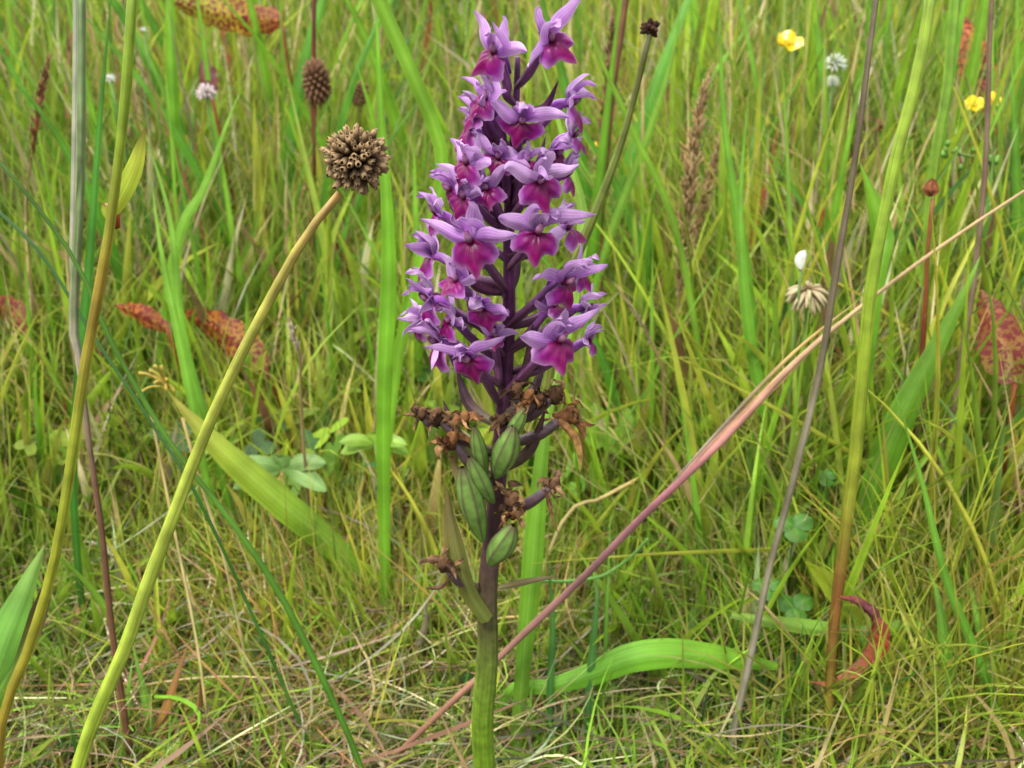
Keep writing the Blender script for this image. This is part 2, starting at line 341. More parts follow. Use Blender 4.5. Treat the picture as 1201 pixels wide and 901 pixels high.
parts.append(blades(xy, rng.random(n)*.014+.002, rng.uniform(.015, .05, n), rng.uniform(.002, .0045, n), rng.uniform(0, 6.28, n), R(78)+rng.normal(0, .3, n), rng.normal(.1, .6, n), c1, c1, seg=8, three=True, drift=rng.normal(0, .8, n), lie=True, tw=1.6, fold=.7))
stuff('dead_thatch', parts, M_thatch, 'matted tan and brown dead grass lying on the ground', 'dead grass')
# upright dead stalks and straws scattered through the far sward
parts = []
n = 3600; xy = field(n, .5, 2.6); c1 = pal(n, [(3, TAN), (2, PALE), (1.5, BRN), (.7, RED), (1, GREYT)], .2)
parts.append(blades(xy, np.zeros(n), near_cap(xy)*rng.uniform(.6, 1.3, n), rng.uniform(.0006, .0017, n)*np.clip(xy[:, 1]/.8, 1, 2), rng.uniform(0, 6.28, n), up(n, .4), rng.normal(.2, .25, n), c1, c1, seg=5))
stuff('dead_stalks', parts, M_thatch, 'thin tan dead stalks scattered through the tall grass', 'dead grass')
# clover and small leaves in the undergrowth
def leaflets(n, y0, y1, zlo, zhi, size, cols):
    xy = field(n, y0, y1); K = 8; ang = np.linspace(0, 2*np.pi, K, endpoint=False)
    z = zlo+(zhi-zlo)*rng.random(n); a0 = rng.uniform(0, 6.28, n); tilt = rng.normal(0, .45, (n, 2)); V = []; F = []; C_ = []; sz = size*rng.uniform(.6, 1.3, n)
    base = pal(n, cols, .18); o = 0
    for l in range(3):
        aa = a0+l*2.094+rng.normal(0, .15, n); cx = xy[:, 0]+np.cos(aa)*sz*.95; cy = xy[:, 1]+np.sin(aa)*sz*.95
        rr = (sz*.85)[:, None]*(1+.12*np.cos(2*(ang[None]-aa[:, None])))
        X = cx[:, None]+rr*np.cos(ang); Y = cy[:, None]+rr*np.sin(ang)
        Z = z[:, None]+(X-xy[:, :1])*tilt[:, :1]+(Y-xy[:, 1:])*tilt[:, 1:]-((X-cx[:, None])**2+(Y-cy[:, None])**2)*20
        Zc = z+(cx-xy[:, 0])*tilt[:, 0]+(cy-xy[:, 1])*tilt[:, 1]
        P = np.concatenate([np.stack([X, Y, Z], -1), np.stack([cx, cy, Zc-.0006], -1)[:, None]], 1); V.append(P.reshape(-1, 3))
        b = (np.arange(n)*(K+1))[:, None]+o; i = np.arange(0, K, 2)[None]
        F.append(np.stack([b+i, b+i+1, b+(i+2) % K, b+K+0*i], -1).reshape(-1, 4)); o += n*(K+1)
        C_.append(np.repeat(base[:, None], K+1, 1).reshape(-1, 3))
    return np.concatenate(V), np.concatenate(F), np.concatenate(C_)
stuff('clover_patch', [leaflets(2600, .5, 1.3, .01, .075, .0055, [(2, MID), (2, (.05, .14, .03)), (1, BRIGHT)]), leaflets(1500, 1.2, 2.8, .03, .16, .009, [(2, MID), (1, BRIGHT), (1, DEEP)]), leaflets(500, .36, .55, .006, .02, .004, [(1, MID), (1, DEEP)])],
      M_clover, 'low clover leaves and small herbs in the undergrowth', 'clover')
# ------------------------------------------------------------------ hero plants
KA = .85
def A(r, g, b): return tuple(c*KA for c in srgb(r, g, b))
def g2(*cs): n = len(cs)-1; return [(i/max(1, n), A(*c)) for i, c in enumerate(cs)]
def trace(px, Yb, Yt, root=True, z0=-.003):
    """a stem or blade through photo points, given from its base to its tip; its plane leans from Yb to Yt"""
    n = len(px)-1; lim = gy(px[0][0], px[0][1])-.008
    if root and Yb > lim: Yt += (lim-Yb)*.5; Yb = lim
    P = [at(a, b, Yb+(Yt-Yb)*i/n) for i, (a, b) in enumerate(px)]
    if root and P[0].z > .004:
        dx = (P[0].x-P[1].x)/max(1e-4, abs(P[1].z-P[0].z)); dx = max(-.6, min(.6, dx))
        k = P[0].z; P.insert(0, Vector((P[0].x+dx*k*.5, P[0].y, z0)))
    return P
def gy(px, py): return ground(px, py).y
def wm(wpx, P, i=0): return wpx*mpp(P[i])
def single(name, label, cat, mb, mt, base, group=None):
    o = mb.build(name, mt, None, tuple(base)); return tag(o, label, cat, group)
def blade(label, px, Yb, Yt, w, cols, kind='grass', fold=.3, twist=(0, 0), name='grass_leaf', cat='grass blade', mt=None, root=True, n=26, wave=0, group=None, edge=None, roll=0, rag=.06):
    P = trace(px, Yb, Yt, root); mb = MB()
    wl = [(w if not isinstance(w, (list, tuple)) else w[min(len(w)-1, max(0, i-(len(P)-len(px))))])*mpp(p) for i, p in enumerate(P)]
    ribbon(mb, P, wl, g2(*cols), n=n, kind=kind, fold=fold, twist=twist, wave=wave, edge=edge, roll=roll, rag=rag)
    return single(name, label, cat, mb, mt or M_leaf, P[0], group)
def stem(label, px, Yb, Yt, w, cols, nodes=(), name='grass_stalk', cat='stem', mt=None, root=True, n=26, rib=.06, parent=None, jitter=.12):
    P = trace(px, Yb, Yt, root); mb = MB()
    wl = [(w if not isinstance(w, (list, tuple)) else w[min(len(w)-1, max(0, i-(len(P)-len(px))))])*mpp(p)*.41 for i, p in enumerate(P)]
    tube(mb, P, wl, g2(*cols), n=n, rib=rib, ribs=7, sides=14, nodes=nodes, jitter=jitter)
    if parent == 'thing':
        t = thing(name, tuple(P[0]), label, cat); mb.build('stem', mt or M_stem, t); return t, P
    return single(name, label, cat, mb, mt or M_stem, P[0]), P
# ---- the orchid
YO = .32
SP_PX = [(563, 960), (566, 901), (569, 800), (573, 700), (578, 620), (584, 540), (589, 470), (593, 380), (597, 290), (601, 200), (605, 120), (607, 68)]
SW = [27, 26, 25, 23, 21, 18, 16, 15, 13, 11, 8, 6]
orchid = thing('orchid', tuple(Vector((at(563, 960, YO).x, YO, 0))), 'tall orchid with a spike of purple and lilac flowers over green seed capsules', 'orchid')
SPt = [Vector((at(563, 960, YO).x, YO, -.004))]+[at(a, b, YO) for a, b in SP_PX]
mb = MB(); tube(mb, SPt, [28*mpp(SPt[1])/2]+[w_*mpp(p)/2 for w_, p in zip(SW, SPt[1:])],
    [(0, A(120, 160, 36)), (.25, A(118, 154, 40)), (.33, A(106, 128, 46)), (.40, A(90, 84, 54)), (.5, A(84, 56, 66)), (.75, A(88, 42, 78)), (1, A(90, 44, 88))], n=80, sides=22, rib=.07, ribs=8, jitter=.06)
mb.build('stem', M_purple, orchid)
def stem_at(py):
    for (a, b), (c, d_) in zip(SP_PX, SP_PX[1:]):
        if b >= py >= d_: return at(a+(c-a)*(b-py)/(b-d_), py, YO)
    return at(*SP_PX[-1], YO)
LIL, PALEL, DARKL, MAG, MAGD, VIO = A(174, 98, 196), A(226, 190, 232), A(116, 40, 144), A(148, 10, 104), A(92, 2, 56), A(156, 52, 184)
def petal_mesh(name, pts, wd, tone, rnd, fold=.5, face=(0, 1, 0)):
    mb = MB(); P = [Vector(p)+Vector((rnd.uniform(-1, 1), rnd.uniform(-1, 1), rnd.uniform(-1, 1)))*.0011*(i > 0) for i, p in enumerate(pts)]
    cs = [(0, lerp(DARKL, tone, .3)), (.35, tone), (.75, lerp(tone, PALEL, .45)), (1, lerp(tone, DARKL, .6))]
    ribbon(mb, P, wd, cs, n=12, kind='leaf', fold=fold, cols_n=7, face=face, edge=lerp(tone, PALEL, .8), wave=.10, twist=(0, rnd.uniform(-.9, .9)), roll=rnd.uniform(.0, .5))
    return mb.mesh(name, M_petal)
def lip_mesh(L_, rnd, tone):
    mb = MB(); nr, na = 9, 27; vs = []; cs = []; uv = []; a = rnd.uniform(.9, 1.15); mid = rnd.uniform(.26, .48); refl = rnd.uniform(30, 85)
    for i in range(nr+1):
        q = i/nr
        for k in range(na):
            ph = -86+172*k/(na-1); rr = L_*(.66+mid*math.exp(-(ph/13)**2)+.30*math.exp(-((abs(ph)-50)/20)**2)-.15*math.exp(-((abs(ph)-88)/14)**2))
            rr *= 1+.03*math.sin(ph*.35+a*7); r = rr*q; x = r*math.sin(R(ph))*a; z = -r*math.cos(R(ph))
            y = -.55*abs(z)*(1-.35*q)-.0012*math.sin(q*3.1)+refl*x*x+.0004*math.sin(ph*.2+a*9)*q-.0008*math.exp(-(ph/9)**2)*q
            vs.append((x, y, z+.0007*math.sin(q*3)))
            e = max(0, (q-.80)/.2)**1.2; mg = math.exp(-((abs(ph)-60)/30)**2)
            c = lerp(MAGD, tone, min(1, q*1.3)); c = lerp(c, VIO, .75*mg*q**2.5); c = lerp(c, PALEL, .55*e*(.35+.65*mg)); cs.append(c); uv.append((k/na, q))
    fs = [(i*na+k, i*na+k+1, (i+1)*na+k+1, (i+1)*na+k) for i in range(nr) for k in range(na-1)]
    mb.add(vs, fs, cs, uv); return mb.mesh('lip', M_lip)
VAR = []
for vi in range(10):
    rnd = random.Random(40+vi); L_ = .0112; tone = lerp(LIL, PALEL, (.0, .5, .2, .7, .1, .4, .6, .3, .05, .8)[vi])
    v = {'lip': [lip_mesh(.0094, rnd, MAG)]}
    v['lateral_sepal'] = [petal_mesh('lateral_sepal', [(0, .0006, 0), (s*.38*L_, .0003, .16*L_), (s*.86*L_, -.06*L_, (.34+u)*L_), (s*1.26*L_, -.20*L_, (.36+1.6*u)*L_)], .0046, tone, rnd) for s in (-1, 1) for u in (rnd.uniform(-.05, .22),)]
    v['dorsal_sepal'] = [petal_mesh('dorsal_sepal', [(0, .0005, .0005), (0, .0002, .42*L_), (.0004, -.22*L_, .78*L_), (0, -.52*L_, .9*L_)], .0050, lerp(tone, PALEL, .3), rnd, fold=-.7)]
    v['petal'] = [petal_mesh('petal', [(s*.0004, 0, 0), (s*.2*L_, -.04*L_, .3*L_), (s*.2*L_, -.3*L_, .56*L_), (s*.06*L_, -.6*L_, .62*L_)], .0040, lerp(tone, VIO, .35), rnd) for s in (-1, 1)]
    mb = MB(); tube(mb, [(0, .0006, -.0006), (0, -.0012, .0008), (0, -.0024, .0022), (0, -.0028, .0034)], [.0010, .0011, .0009, .0004], [(0, MAGD), (.4, A(120, 20, 70)), (.7, A(205, 150, 190)), (1, A(120, 40, 90))], n=8, sides=10); v['column'] = [mb.mesh('column', M_petal)]
    VAR.append(v)
FL = [ # px, py, yaw, pitch, roll, size
 (580, 62, -42, 8, 8, 1.12, 0), (645, 48, 45, 25, -12, 1.15, 0), (570, 118, -48, 20, 10, .9, 3), (612, 142, 4, -8, 4, 1.0, 0), (668, 122, 55, 0, -6, 1.05, 0), (552, 152, -65, 5, 0, .9, 3),
 (548, 192, -52, 5, 6, 1.0, 3), (585, 185, -15, 15, 12, .8, 1), (652, 182, 55, 12, 0, .95, 3), (632, 212, 22, -12, -4, 1.05, 0), (530, 222, -70, -5, 5, .95, 2), (572, 222, -30, 20, -10, .75, 1),
 (552, 283, -28, -4, 6, 1.08, 2), (507, 300, -80, 0, 8, .95, 3), (630, 272, 8, -8, 2, 1.12, 1), (664, 268, 68, 8, -10, .9, 3), (662, 330, 48, -3, -4, 1.08, 5), (505, 352, -68, -15, 0, 1.0, 3),
 (566, 362, -14, -4, 4, .92, 1), (684, 362, 80, -8, -8, .8, 0), (515, 402, -58, 0, 6, 1.05, 3), (550, 420, -16, -10, -2, 1.05, 1), (655, 400, 36, 8, 4, 1.1, 3), (492, 378, -85, -20, 10, .7, 2), (648, 360, 50, 25, 5, .7, 3), (618, 190, 10, 25, 0, .65, 4), (560, 130, -70, 10, 0, .8, 1), (512, 250, -75, 0, 10, .8, 6), (680, 320, 75, 10, -10, .75, 7), (535, 330, -50, 20, 10, .75, 8), (665, 205, 75, 0, -5, .8, 9), (528, 378, -60, 25, 8, .75, 6), (545, 232, -45, 10, 0, .8, 7), (690, 400, 82, 0, -6, .7, 2), (672, 160, 80, 0, 0, .8, 4), (580, 395, -5, 25, 10, .55, 9),]
rf = random.Random(5)
def flower_frame(px, py, yaw, pitch, roll, r=None):
    S = stem_at(py+25); p0 = at(px, py, YO); dx = p0.x-S.x
    rr = max(.009, min(.026, abs(dx)/max(.45, abs(math.sin(R(yaw)))))); Y = YO-rr*math.cos(R(yaw)); p = at(px, py, Y)
    return p, Matrix.Translation(p) @ Euler((0, 0, R(yaw))).to_matrix().to_4x4() @ Euler((R(-pitch), R(roll), 0)).to_matrix().to_4x4()
for (px, py, yaw, pitch, roll, sz, vi) in FL:
    p, Mw = flower_frame(px, py, yaw*1.12+rf.uniform(-14, 14), pitch+rf.uniform(-16, 12), roll*1.5+rf.uniform(-16, 16)); Mi = Mw.inverted(); back = Mw.to_3x3() @ Vector((0, 1, 0))
    sp = stem_at(py+rf.uniform(42, 62)); mid = (p+sp)/2+Vector((0, 0, -.001))+back*.002
    o_side = Vector((p.x-sp.x, p.y-sp.y, 0)); o_side = o_side.normalized() if o_side.length > 1e-5 else Vector((0, -1, 0))
    mb = MB(); pts = [sp, sp+o_side*.0035+Vector((0, 0, .003)), mid+o_side*.001, p+back*.0022+Vector((0, 0, -.0008)), p]
    tube(mb, pts, [.0009, .0012, .0013, .0010, .0008], [(0, A(96, 58, 80)), (.5, A(112, 66, 104)), (.85, A(140, 84, 150)), (1, A(170, 112, 182))], n=18, sides=12, rib=.14, ribs=3)
    ov = mb
    sb = [p+back*.0006, p+back*.004+Vector((0, 0, -.0012)), p+back*.0065+Vector((0, 0, -.005))]
    tube(ov, sb, [.0013, .0011, .0005], [(0, LIL), (1, DARKL)], n=8, sides=8)
    ov.v = [tuple(Mi @ Vector(x)) for x in ov.v]
    fo = bpy.data.objects.new('flower', ov.mesh('flower', M_purple)); link(fo, orchid); fo.matrix_world = Mw
    fo.matrix_parent_inverse = Matrix(); fo.matrix_basis = Matrix.Translation(-orchid.location) @ Mw
    sz *= .80 if py < 115 else .86 if py < 230 else .98
    for nm, ms in VAR[(vi+rf.randrange(10)) % 10].items():
        for me_ in (ms if nm in ('lip', 'column') else VAR[rf.randrange(10)][nm]):
            c = link(bpy.data.objects.new(nm, me_), fo); c.scale = (sz*.93,)*3 if nm == 'column' else (sz*rf.uniform(.76, 1.02), sz*rf.uniform(.85, 1.1), sz*rf.uniform(.8, 1.06))
            c.rotation_euler = (rf.uniform(-.28, .28), rf.uniform(-.25, .25), rf.uniform(-.28, .28)) if nm != 'column' else (0, 0, 0)
# bracts
BR = [(604, 130, 655, 95, 9), (600, 170, 560, 120, 9), (600, 215, 640, 160, 10), (597, 262, 555, 215, 11), (596, 300, 640, 240, 11), (594, 345, 540, 300, 12), (592, 385, 660, 330, 13), (592, 400, 545, 335, 12), (590, 440, 672, 375, 13), (588, 450, 520, 395, 13),
      (587, 480, 640, 420, 13), (585, 500, 535, 430, 14), (600, 470, 625, 380, 12), (577, 540, 520, 470, 14), (583, 555, 640, 480, 13), (590, 350, 610, 280, 11), (599, 235, 575, 165, 10)]
for i, (x0, y0, x1, y1, wd) in enumerate(BR):
    fr = rf.choice((-1, -1, 1)); a = at(x0, y0, YO-.002*fr*-1*-1); b = at(x1, y1, YO+.008*fr); m_ = (a+b)/2+Vector(((b.x-a.x)*.18, 0, -.003))
    mb = MB(); cs = [(0, A(84, 50, 62)), (.6, A(96, 46, 84)), (1, A(60, 30, 54))] if y0 < 460 else [(0, A(96, 92, 58)), (.6, A(90, 60, 70)), (1, A(60, 34, 40))]
    ribbon(mb, [a, m_, b], wd*mpp(a), cs, n=14, kind='leaf', fold=.6); mb.build('bract', M_purple, orchid)
for pts, wd, cs, lab in (([(572, 728), (548, 690), (530, 620), (524, 570)], 22, [(110, 120, 50), (116, 118, 58), (120, 104, 70)], None), ([(575, 560), (545, 520), (520, 478)], 14, [(110, 116, 60), (110, 84, 74)], None), ([(584, 690), (620, 682), (655, 676)], 8, [(120, 110, 70), (100, 84, 60)], None),
    ([(560, 600), (540, 560), (528, 535)], 16, [(122, 130, 70), (146, 140, 92), (120, 84, 60)], None)):
    P = [at(a, b, YO-.005) for a, b in pts]; mb = MB(); ribbon(mb, P, wd*mpp(P[0]), g2(*cs), n=16, kind='leaf' if len(pts) < 4 else 'grass', fold=.6, twist=(0, .5)); mb.build('bract', M_leaf, orchid)
# green seed capsules
def capsule(p0, p1, r, parent, seed):
    mb = MB(); p0, p1 = Vector(p0), Vector(p1); ax_ = (p1-p0); n = 18; sides = 24; t = ax_.normalized(); u_ = t.orthogonal().normalized(); v_ = t.cross(u_); vs = []; cs = []; uv = []
    for i in range(n+1):
        s = i/n; rr = r*(math.sin(math.pi*min(1, .04+s*.94))**.62)*(1+.25*math.sin(s*2.4-.4))
        for k in range(sides):
            th = 2*math.pi*k/sides; rib_ = max(0, math.cos(6*th)); q = rr*(1+.17*rib_**3-.06)*(1+.04*mnoise.noise(Vector((s*3+seed, k*.5, 0))))
            vs.append(p0+ax_*s+u_*math.cos(th+s*.35)*q+v_*math.sin(th+s*.35)*q+Vector((0, 0, -.0008*math.sin(s*3.1))))
            c = lerp(A(104, 146, 60), A(128, 162, 80), s); c = lerp(c, A(92, 74, 66), .8*rib_**5); c = lerp(c, A(90, 50, 60), max(0, (s-.85)/.15)*.8); cs.append(c); uv.append((k/sides, s))
    fs = [(i*sides+k, i*sides+(k+1) % sides, (i+1)*sides+(k+1) % sides, (i+1)*sides+k) for i in range(n) for k in range(sides)]
    mb.add(vs, fs, cs, uv); return mb.build('seed_capsule', M_seed, parent)
for x0, y0, x1, y1, rp in ((566, 634, 542, 548, 15), (579, 590, 550, 536, 11), (582, 560, 602, 500, 15), (574, 662, 602, 616, 15), (570, 560, 556, 500, 9), (592, 520, 616, 478, 9)):
    a = at(x0, y0, YO-.009); b = at(x1, y1, YO-.015); capsule(a, b, rp*mpp(a)*.78, orchid, x0)
# withered brown flowers
def withered(center, size, seed, parent, cols=((66, 40, 30), (120, 78, 50), (160, 118, 74))):
    rnd = random.Random(seed); mb = MB(); c = Vector(center)
    for k in range(9):
        d_ = Vector((rnd.gauss(0, 1), rnd.gauss(0, .8), rnd.gauss(0, .8))).normalized(); e_ = Vector((rnd.gauss(0, 1), rnd.gauss(0, 1), rnd.gauss(-.5, 1))).normalized()
        pts = [c, c+d_*size*.4, c+d_*size*.7+e_*size*.3, c+d_*size*.62+e_*size*.62]
        cc = [cols[0], cols[rnd.choice((0, 1, 1, 2))], cols[rnd.choice((0, 1, 2))]]
        ribbon(mb, pts, size*rnd.uniform(.15, .4), g2(*cc), n=12, kind='leaf', fold=1.1, twist=(rnd.uniform(-1, 1), rnd.uniform(-4, 4)), wave=.6, rag=.5, face=(0, 1, 0))
    tube(mb, [c-Vector((0, 0, size*.45)), c, c+Vector((size*.15, -size*.1, size*.4))], [size*.18, size*.30, size*.12], g2(cols[0], cols[1]), n=8, sides=9, jitter=.5)
    return mb.build('withered_flower', M_brown, parent)
OR_ = ((90, 56, 36), (150, 104, 66), (176, 136, 92))
for px, py, sz, sd, tubef, cc in ((512, 488, .0085, 1, (577, 530), None), (530, 514, .0095, 2, (576, 560), OR_), (652, 462, .0085, 3, (592, 495), None), (664, 488, .0095, 4, (590, 520), OR_), (606, 458, .007, 5, None, None), (600, 588, .0095, 6, None, None),
   (602, 600, .007, 16, None, OR_), (650, 568, .0075, 7, (584, 600), None), (520, 660, .0085, 8, (560, 690), None), (632, 470, .007, 9, (590, 480), None), (545, 490, .0065, 10, None, OR_), (495, 485, .006, 12, (512, 486), None), (620, 465, .007, 13, None, OR_), (588, 493, .006, 14, None, None)):
    p = at(px, py, YO-.010 if tubef is None else YO-.006); withered(p, sz*.84, sd, orchid, cc or ((66, 46, 34), (112, 82, 58), (144, 114, 78)))
    if tubef:
        a = at(*tubef, YO); mb = MB(); tube(mb, [a, (a+p)/2+Vector((0, -.001, -.002)), p], [.0014, .0018, .0012], g2((96, 88, 60), (84, 58, 66), (110, 96, 104)), n=14, sides=10, rib=.12, ribs=3); mb.build('flower_stalk', M_purple, orchid)
# hanging dried petal right of the stem, and curled threads
for pts, wd, cs in (([(655, 492), (672, 512), (680, 540), (680, 556)], 12, [(140, 96, 60), (170, 130, 74), (150, 132, 70)]), ([(640, 575), (648, 610), (656, 628)], 5, [(100, 66, 46), (150, 110, 70)]), ([(500, 690), (520, 688), (532, 668)], 5, [(96, 66, 50), (84, 60, 50)]),
    ([(606, 620), (604, 636), (598, 650)], 5, [(120, 86, 56), (150, 110, 76)])):
    P = [at(a, b, YO-.012) for a, b in pts]; mb = MB(); ribbon(mb, P, wd*mpp(P[0]), g2(*cs), n=14, kind='leaf', fold=.9, twist=(0, 1.5)); mb.build('withered_petal', M_brown, orchid)
# leaf sheath stem right behind the orchid stem
blade('broad green leaf stem standing close behind the right side of the orchid', [(604, 905), (612, 800), (622, 690), (631, 580), (643, 480), (655, 430)], .37, .42, [20, 20, 24, 27, 24, 10], [(108, 132, 42), (104, 150, 40), (118, 168, 44), (116, 160, 46)], name='leafy_stalk', cat='leaf', fold=.35)
# ---- brown globular seed head, left
t, P = stem('brown globe shaped seed head on a leaning yellow green stalk left of the orchid', [(92, 915), (150, 745), (205, 600), (280, 420), (345, 302), (400, 226)], .30, .335, [20, 19, 18, 15, 13, 11],
            [(150, 172, 44), (154, 178, 48), (160, 182, 60), (162, 180, 66), (164, 178, 66), (166, 166, 70), (160, 126, 66)], name='seed_head_plant', cat='seed head', parent='thing')
hc = at(417, 187, .335); hr = 34*mpp(hc)
mb = MB(); tube(mb, [hc-Vector((0, 0, hr*.5)), hc-Vector((0, 0, hr*.25)), hc+Vector((0, 0, hr*.2)), hc+Vector((0, 0, hr*.5))], [hr*.2, hr*.5, hr*.5, hr*.15], g2((50, 34, 22), (64, 44, 28)), n=10, sides=14)
head = mb.build('seed_head', M_brown, t)
def floret_mesh(seed):
    rnd = random.Random(seed); mb = MB(); k5 = 10; vs = []; cs = []; Lf = hr*.55
    prof_ = [(0, .07, (50, 36, 26)), (.35, .09, (62, 46, 34)), (.7, .12, (96, 74, 52)), (1.0, .075, (178, 150, 110)), (1.02, .045, (110, 84, 58)), (.8, .05, (40, 28, 20))]
    for i, (h_, r_, c) in enumerate(prof_):
        for k in range(k5):
            th = 2*math.pi*k/k5; tooth = rnd.uniform(-.12, .16) if i == 3 else rnd.uniform(-.05, .05) if i == 4 else 0
            q = r_*hr*(1+.14*rnd.uniform(-1, 1)); vs.append((math.cos(th)*q, math.sin(th)*q, (h_+tooth)*Lf)); cs.append(A(*c))
    n_ = len(prof_)-1; fs = [(i*k5+k, i*k5+(k+1) % k5, (i+1)*k5+(k+1) % k5, (i+1)*k5+k) for i in range(n_) for k in range(k5)]; fs.append(tuple(n_*k5+k for k in range(k5)))
    mb.add(vs, fs, cs); return mb.mesh('floret', M_brown)
FM = [floret_mesh(i) for i in range(9)]; NF = 250
for i in range(NF):
    z = 1-2*(i+.5)/NF
    if z < -.93: continue
    th = i*2.39996; r_ = math.sqrt(1-z*z); dv = Vector((r_*math.cos(th)+rf.uniform(-.07, .07), r_*math.sin(th)+rf.uniform(-.07, .07), z)).normalized()
    f = link(bpy.data.objects.new('floret', FM[rf.randrange(9)]), head); f.location = (hc+dv*hr*rf.uniform(.44, .53))-t.location
    f.rotation_euler = dv.to_track_quat('Z', 'Y').to_euler(); s_ = rf.uniform(.75, 1.15); f.scale = (s_, s_, s_*rf.uniform(.8, 1.25)); f.rotation_euler.x += rf.uniform(-.35, .35); f.rotation_euler.y += rf.uniform(-.35, .35)
# ---- left stems
t, P = stem('tall yellow green stem with a red joint and small split leaf at left', [(2, 868), (30, 770), (66, 640), (98, 440), (130, 262), (158, 0), (162, -60)], .30, .34, [13, 14, 14, 15, 14, 15, 14],
     [(156, 96, 34), (158, 112, 40), (154, 138, 44), (154, 158, 46), (154, 166, 50), (156, 126, 50), (144, 172, 50), (138, 170, 50)], nodes=((.72, .25, .012),), name='jointed_stalk', cat='stem', parent='thing')
for pts, wd in (([(131, 252), (140, 236), (158, 196), (170, 150)], 21), ([(129, 258), (124, 248), (120, 238)], 10)):
    Pl = [at(a, b, .334) for a, b in pts]; mb = MB(); ribbon(mb, Pl, wd*mpp(Pl[0]), g2((150, 150, 40), (168, 188, 60), (180, 190, 66), (130, 120, 50)), kind='leaf', fold=.5, n=16); mb.build('leaf', M_leaf, t)
mb = MB(); q = at(131, 250, .3385); tube(mb, [q-Vector((0, 0, .0045)), q, q+Vector((0, 0, .0028))], [.0019, .0023, .0018], g2((140, 50, 26), (160, 70, 30), (150, 96, 40)), n=8, sides=12); mb.build('joint', M_stem, t)
t, P = stem('pale grey green grass stem turning into a thin brown stalk, far left', [(158, 915), (145, 830), (120, 640), (100, 480), (88, 395), (86, 388), (92, 200), (94, 0), (94, -60)], .36, .40, [12, 10, 9, 8, 10, 13, 14, 15, 15],
     [(120, 84, 60), (122, 86, 62), (118, 82, 62), (124, 92, 72), (150, 140, 120), (128, 146, 96), (138, 160, 108), (140, 164, 110)], nodes=((.58, .15, .012),), name='sheathed_grass_stalk', cat='stem', parent='thing')
Pl = [at(a, b, .385) for a, b in [(86, 386), (84, 300), (86, 200), (88, 60), (88, -20)]]; mb = MB(); ribbon(mb, Pl, 5*mpp(Pl[0]), g2((190, 180, 160), (176, 184, 156)), kind='even', n=14); mb.build('leaf_sheath', M_dry, t)
blade('dark green arching blade crossing the lower left from edge to bottom', [(425, 905), (385, 810), (330, 700), (270, 610), (200, 520), (130, 400), (85, 300), (0, 190), (-40, 150)], .33, .37, [7, 8, 8, 7, 6, 6, 5, 4, 3], [(78, 124, 34), (80, 126, 36), (90, 136, 42), (82, 124, 40), (72, 108, 38)], kind='even', fold=.5)
blade('thin dark green blade curving down at the far left edge', [(250, 620), (180, 500), (110, 395), (50, 300), (-5, 245)], .36, .40, 4, [(66, 116, 40), (54, 96, 38)], kind='even')
blade('dark green upright blade between the pale stem and the jointed stem', [(86, 560), (104, 320), (118, 130), (132, -20)], .44, .46, [10, 12, 12, 10], [(70, 120, 40), (66, 126, 40), (84, 140, 50)])
# leaf at left, yellow green strap
blade('broad yellow green leaf lying diagonally with a withered tan tip', [(445, 700), (395, 645), (330, 590), (262, 530), (222, 488), (196, 458)], gy(452, 745), gy(452, 745)+.0, [18, 30, 36, 36, 26, 12], [(130, 168, 80), (132, 172, 54), (138, 176, 50), (160, 182, 58), (180, 170, 80)], kind='both', name='strap_leaf', cat='leaf', fold=.45)
mb = MB(); c = at(188, 448, gy(452, 745))
for k in range(10):
    e_ = c+Vector((rf.uniform(-.012, .006), rf.uniform(-.004, .004), rf.uniform(-.008, .012))); tube(mb, [c+Vector((.003, 0, -.003)), (c+e_)/2+Vector((.001, 0, .001)), e_], [.0006, .0005, .0009], g2((176, 160, 70), (196, 170, 80)), n=5, sides=6)
single('dried_flower_spray', 'small tan dried flower spray at the upper tip of the diagonal yellow leaf', 'dried flower', mb, M_dry, c)
P = trace([(-30, 800), (10, 740), (38, 690), (52, 645)], .33, .36, False)
t = thing('dock_plant', (P[0].x, P[0].y, 0), 'green lance leaved plant with a painted brown shadow at the lower left edge', 'plant')
for pts, wd, cs in (([(-40, 880), (0, 760), (30, 690), (52, 640)], 40, ((86, 138, 40), (108, 158, 60), (112, 164, 66), (120, 150, 60))), ([(-30, 870), (10, 790), (45, 720), (62, 660)], 30, ((90, 130, 34), (110, 150, 50), (92, 80, 44), (70, 50, 34)))):  # second leaf turns brown towards its tip: shadow put into its colour
    Pl = [at(a, b, .33+.01*i) for i, (a, b) in enumerate(pts)]; mb = MB(); ribbon(mb, Pl, wd*mpp(Pl[0]), g2(*cs), kind='leaf', fold=.4, n=18, wave=.05); mb.build('leaf', M_leaf, t)
# ---- long green uprights behind the orchid, left side
blade('wide bright green blade standing straight up just left of the orchid spike', [(452, 690), (450, 480), (456, 300), (446, 120), (440, -30)], .44, .47, [15, 18, 20, 17, 14], [(104, 150, 40), (116, 170, 40), (120, 176, 44), (118, 170, 48)])
blade('bright blade sloping from the top edge down behind the left flowers', [(452, 560), (474, 380), (508, 260), (518, 180), (480, 80), (440, -10), (430, -40)], .47, .44, [8, 13, 15, 16, 17, 17, 16], [(110, 156, 44), (124, 172, 48), (128, 178, 50), (130, 176, 54)], kind='even', fold=.4)
blade('pale green blade arching right of the upper orchid flowers', [(640, 500), (668, 370), (684, 260), (672, 205), (640, 90), (622, 30)], .46, .43, [12, 16, 18, 16, 12, 6], [(116, 160, 50), (140, 184, 74), (150, 190, 84), (140, 176, 70)])
blade('green blade leaning right above the orchid, crossing the dark stalk', [(700, 330), (760, 160), (790, 60), (800, -30)], .60, .62, [9, 12, 10, 8], [(110, 160, 50), (130, 170, 56)])
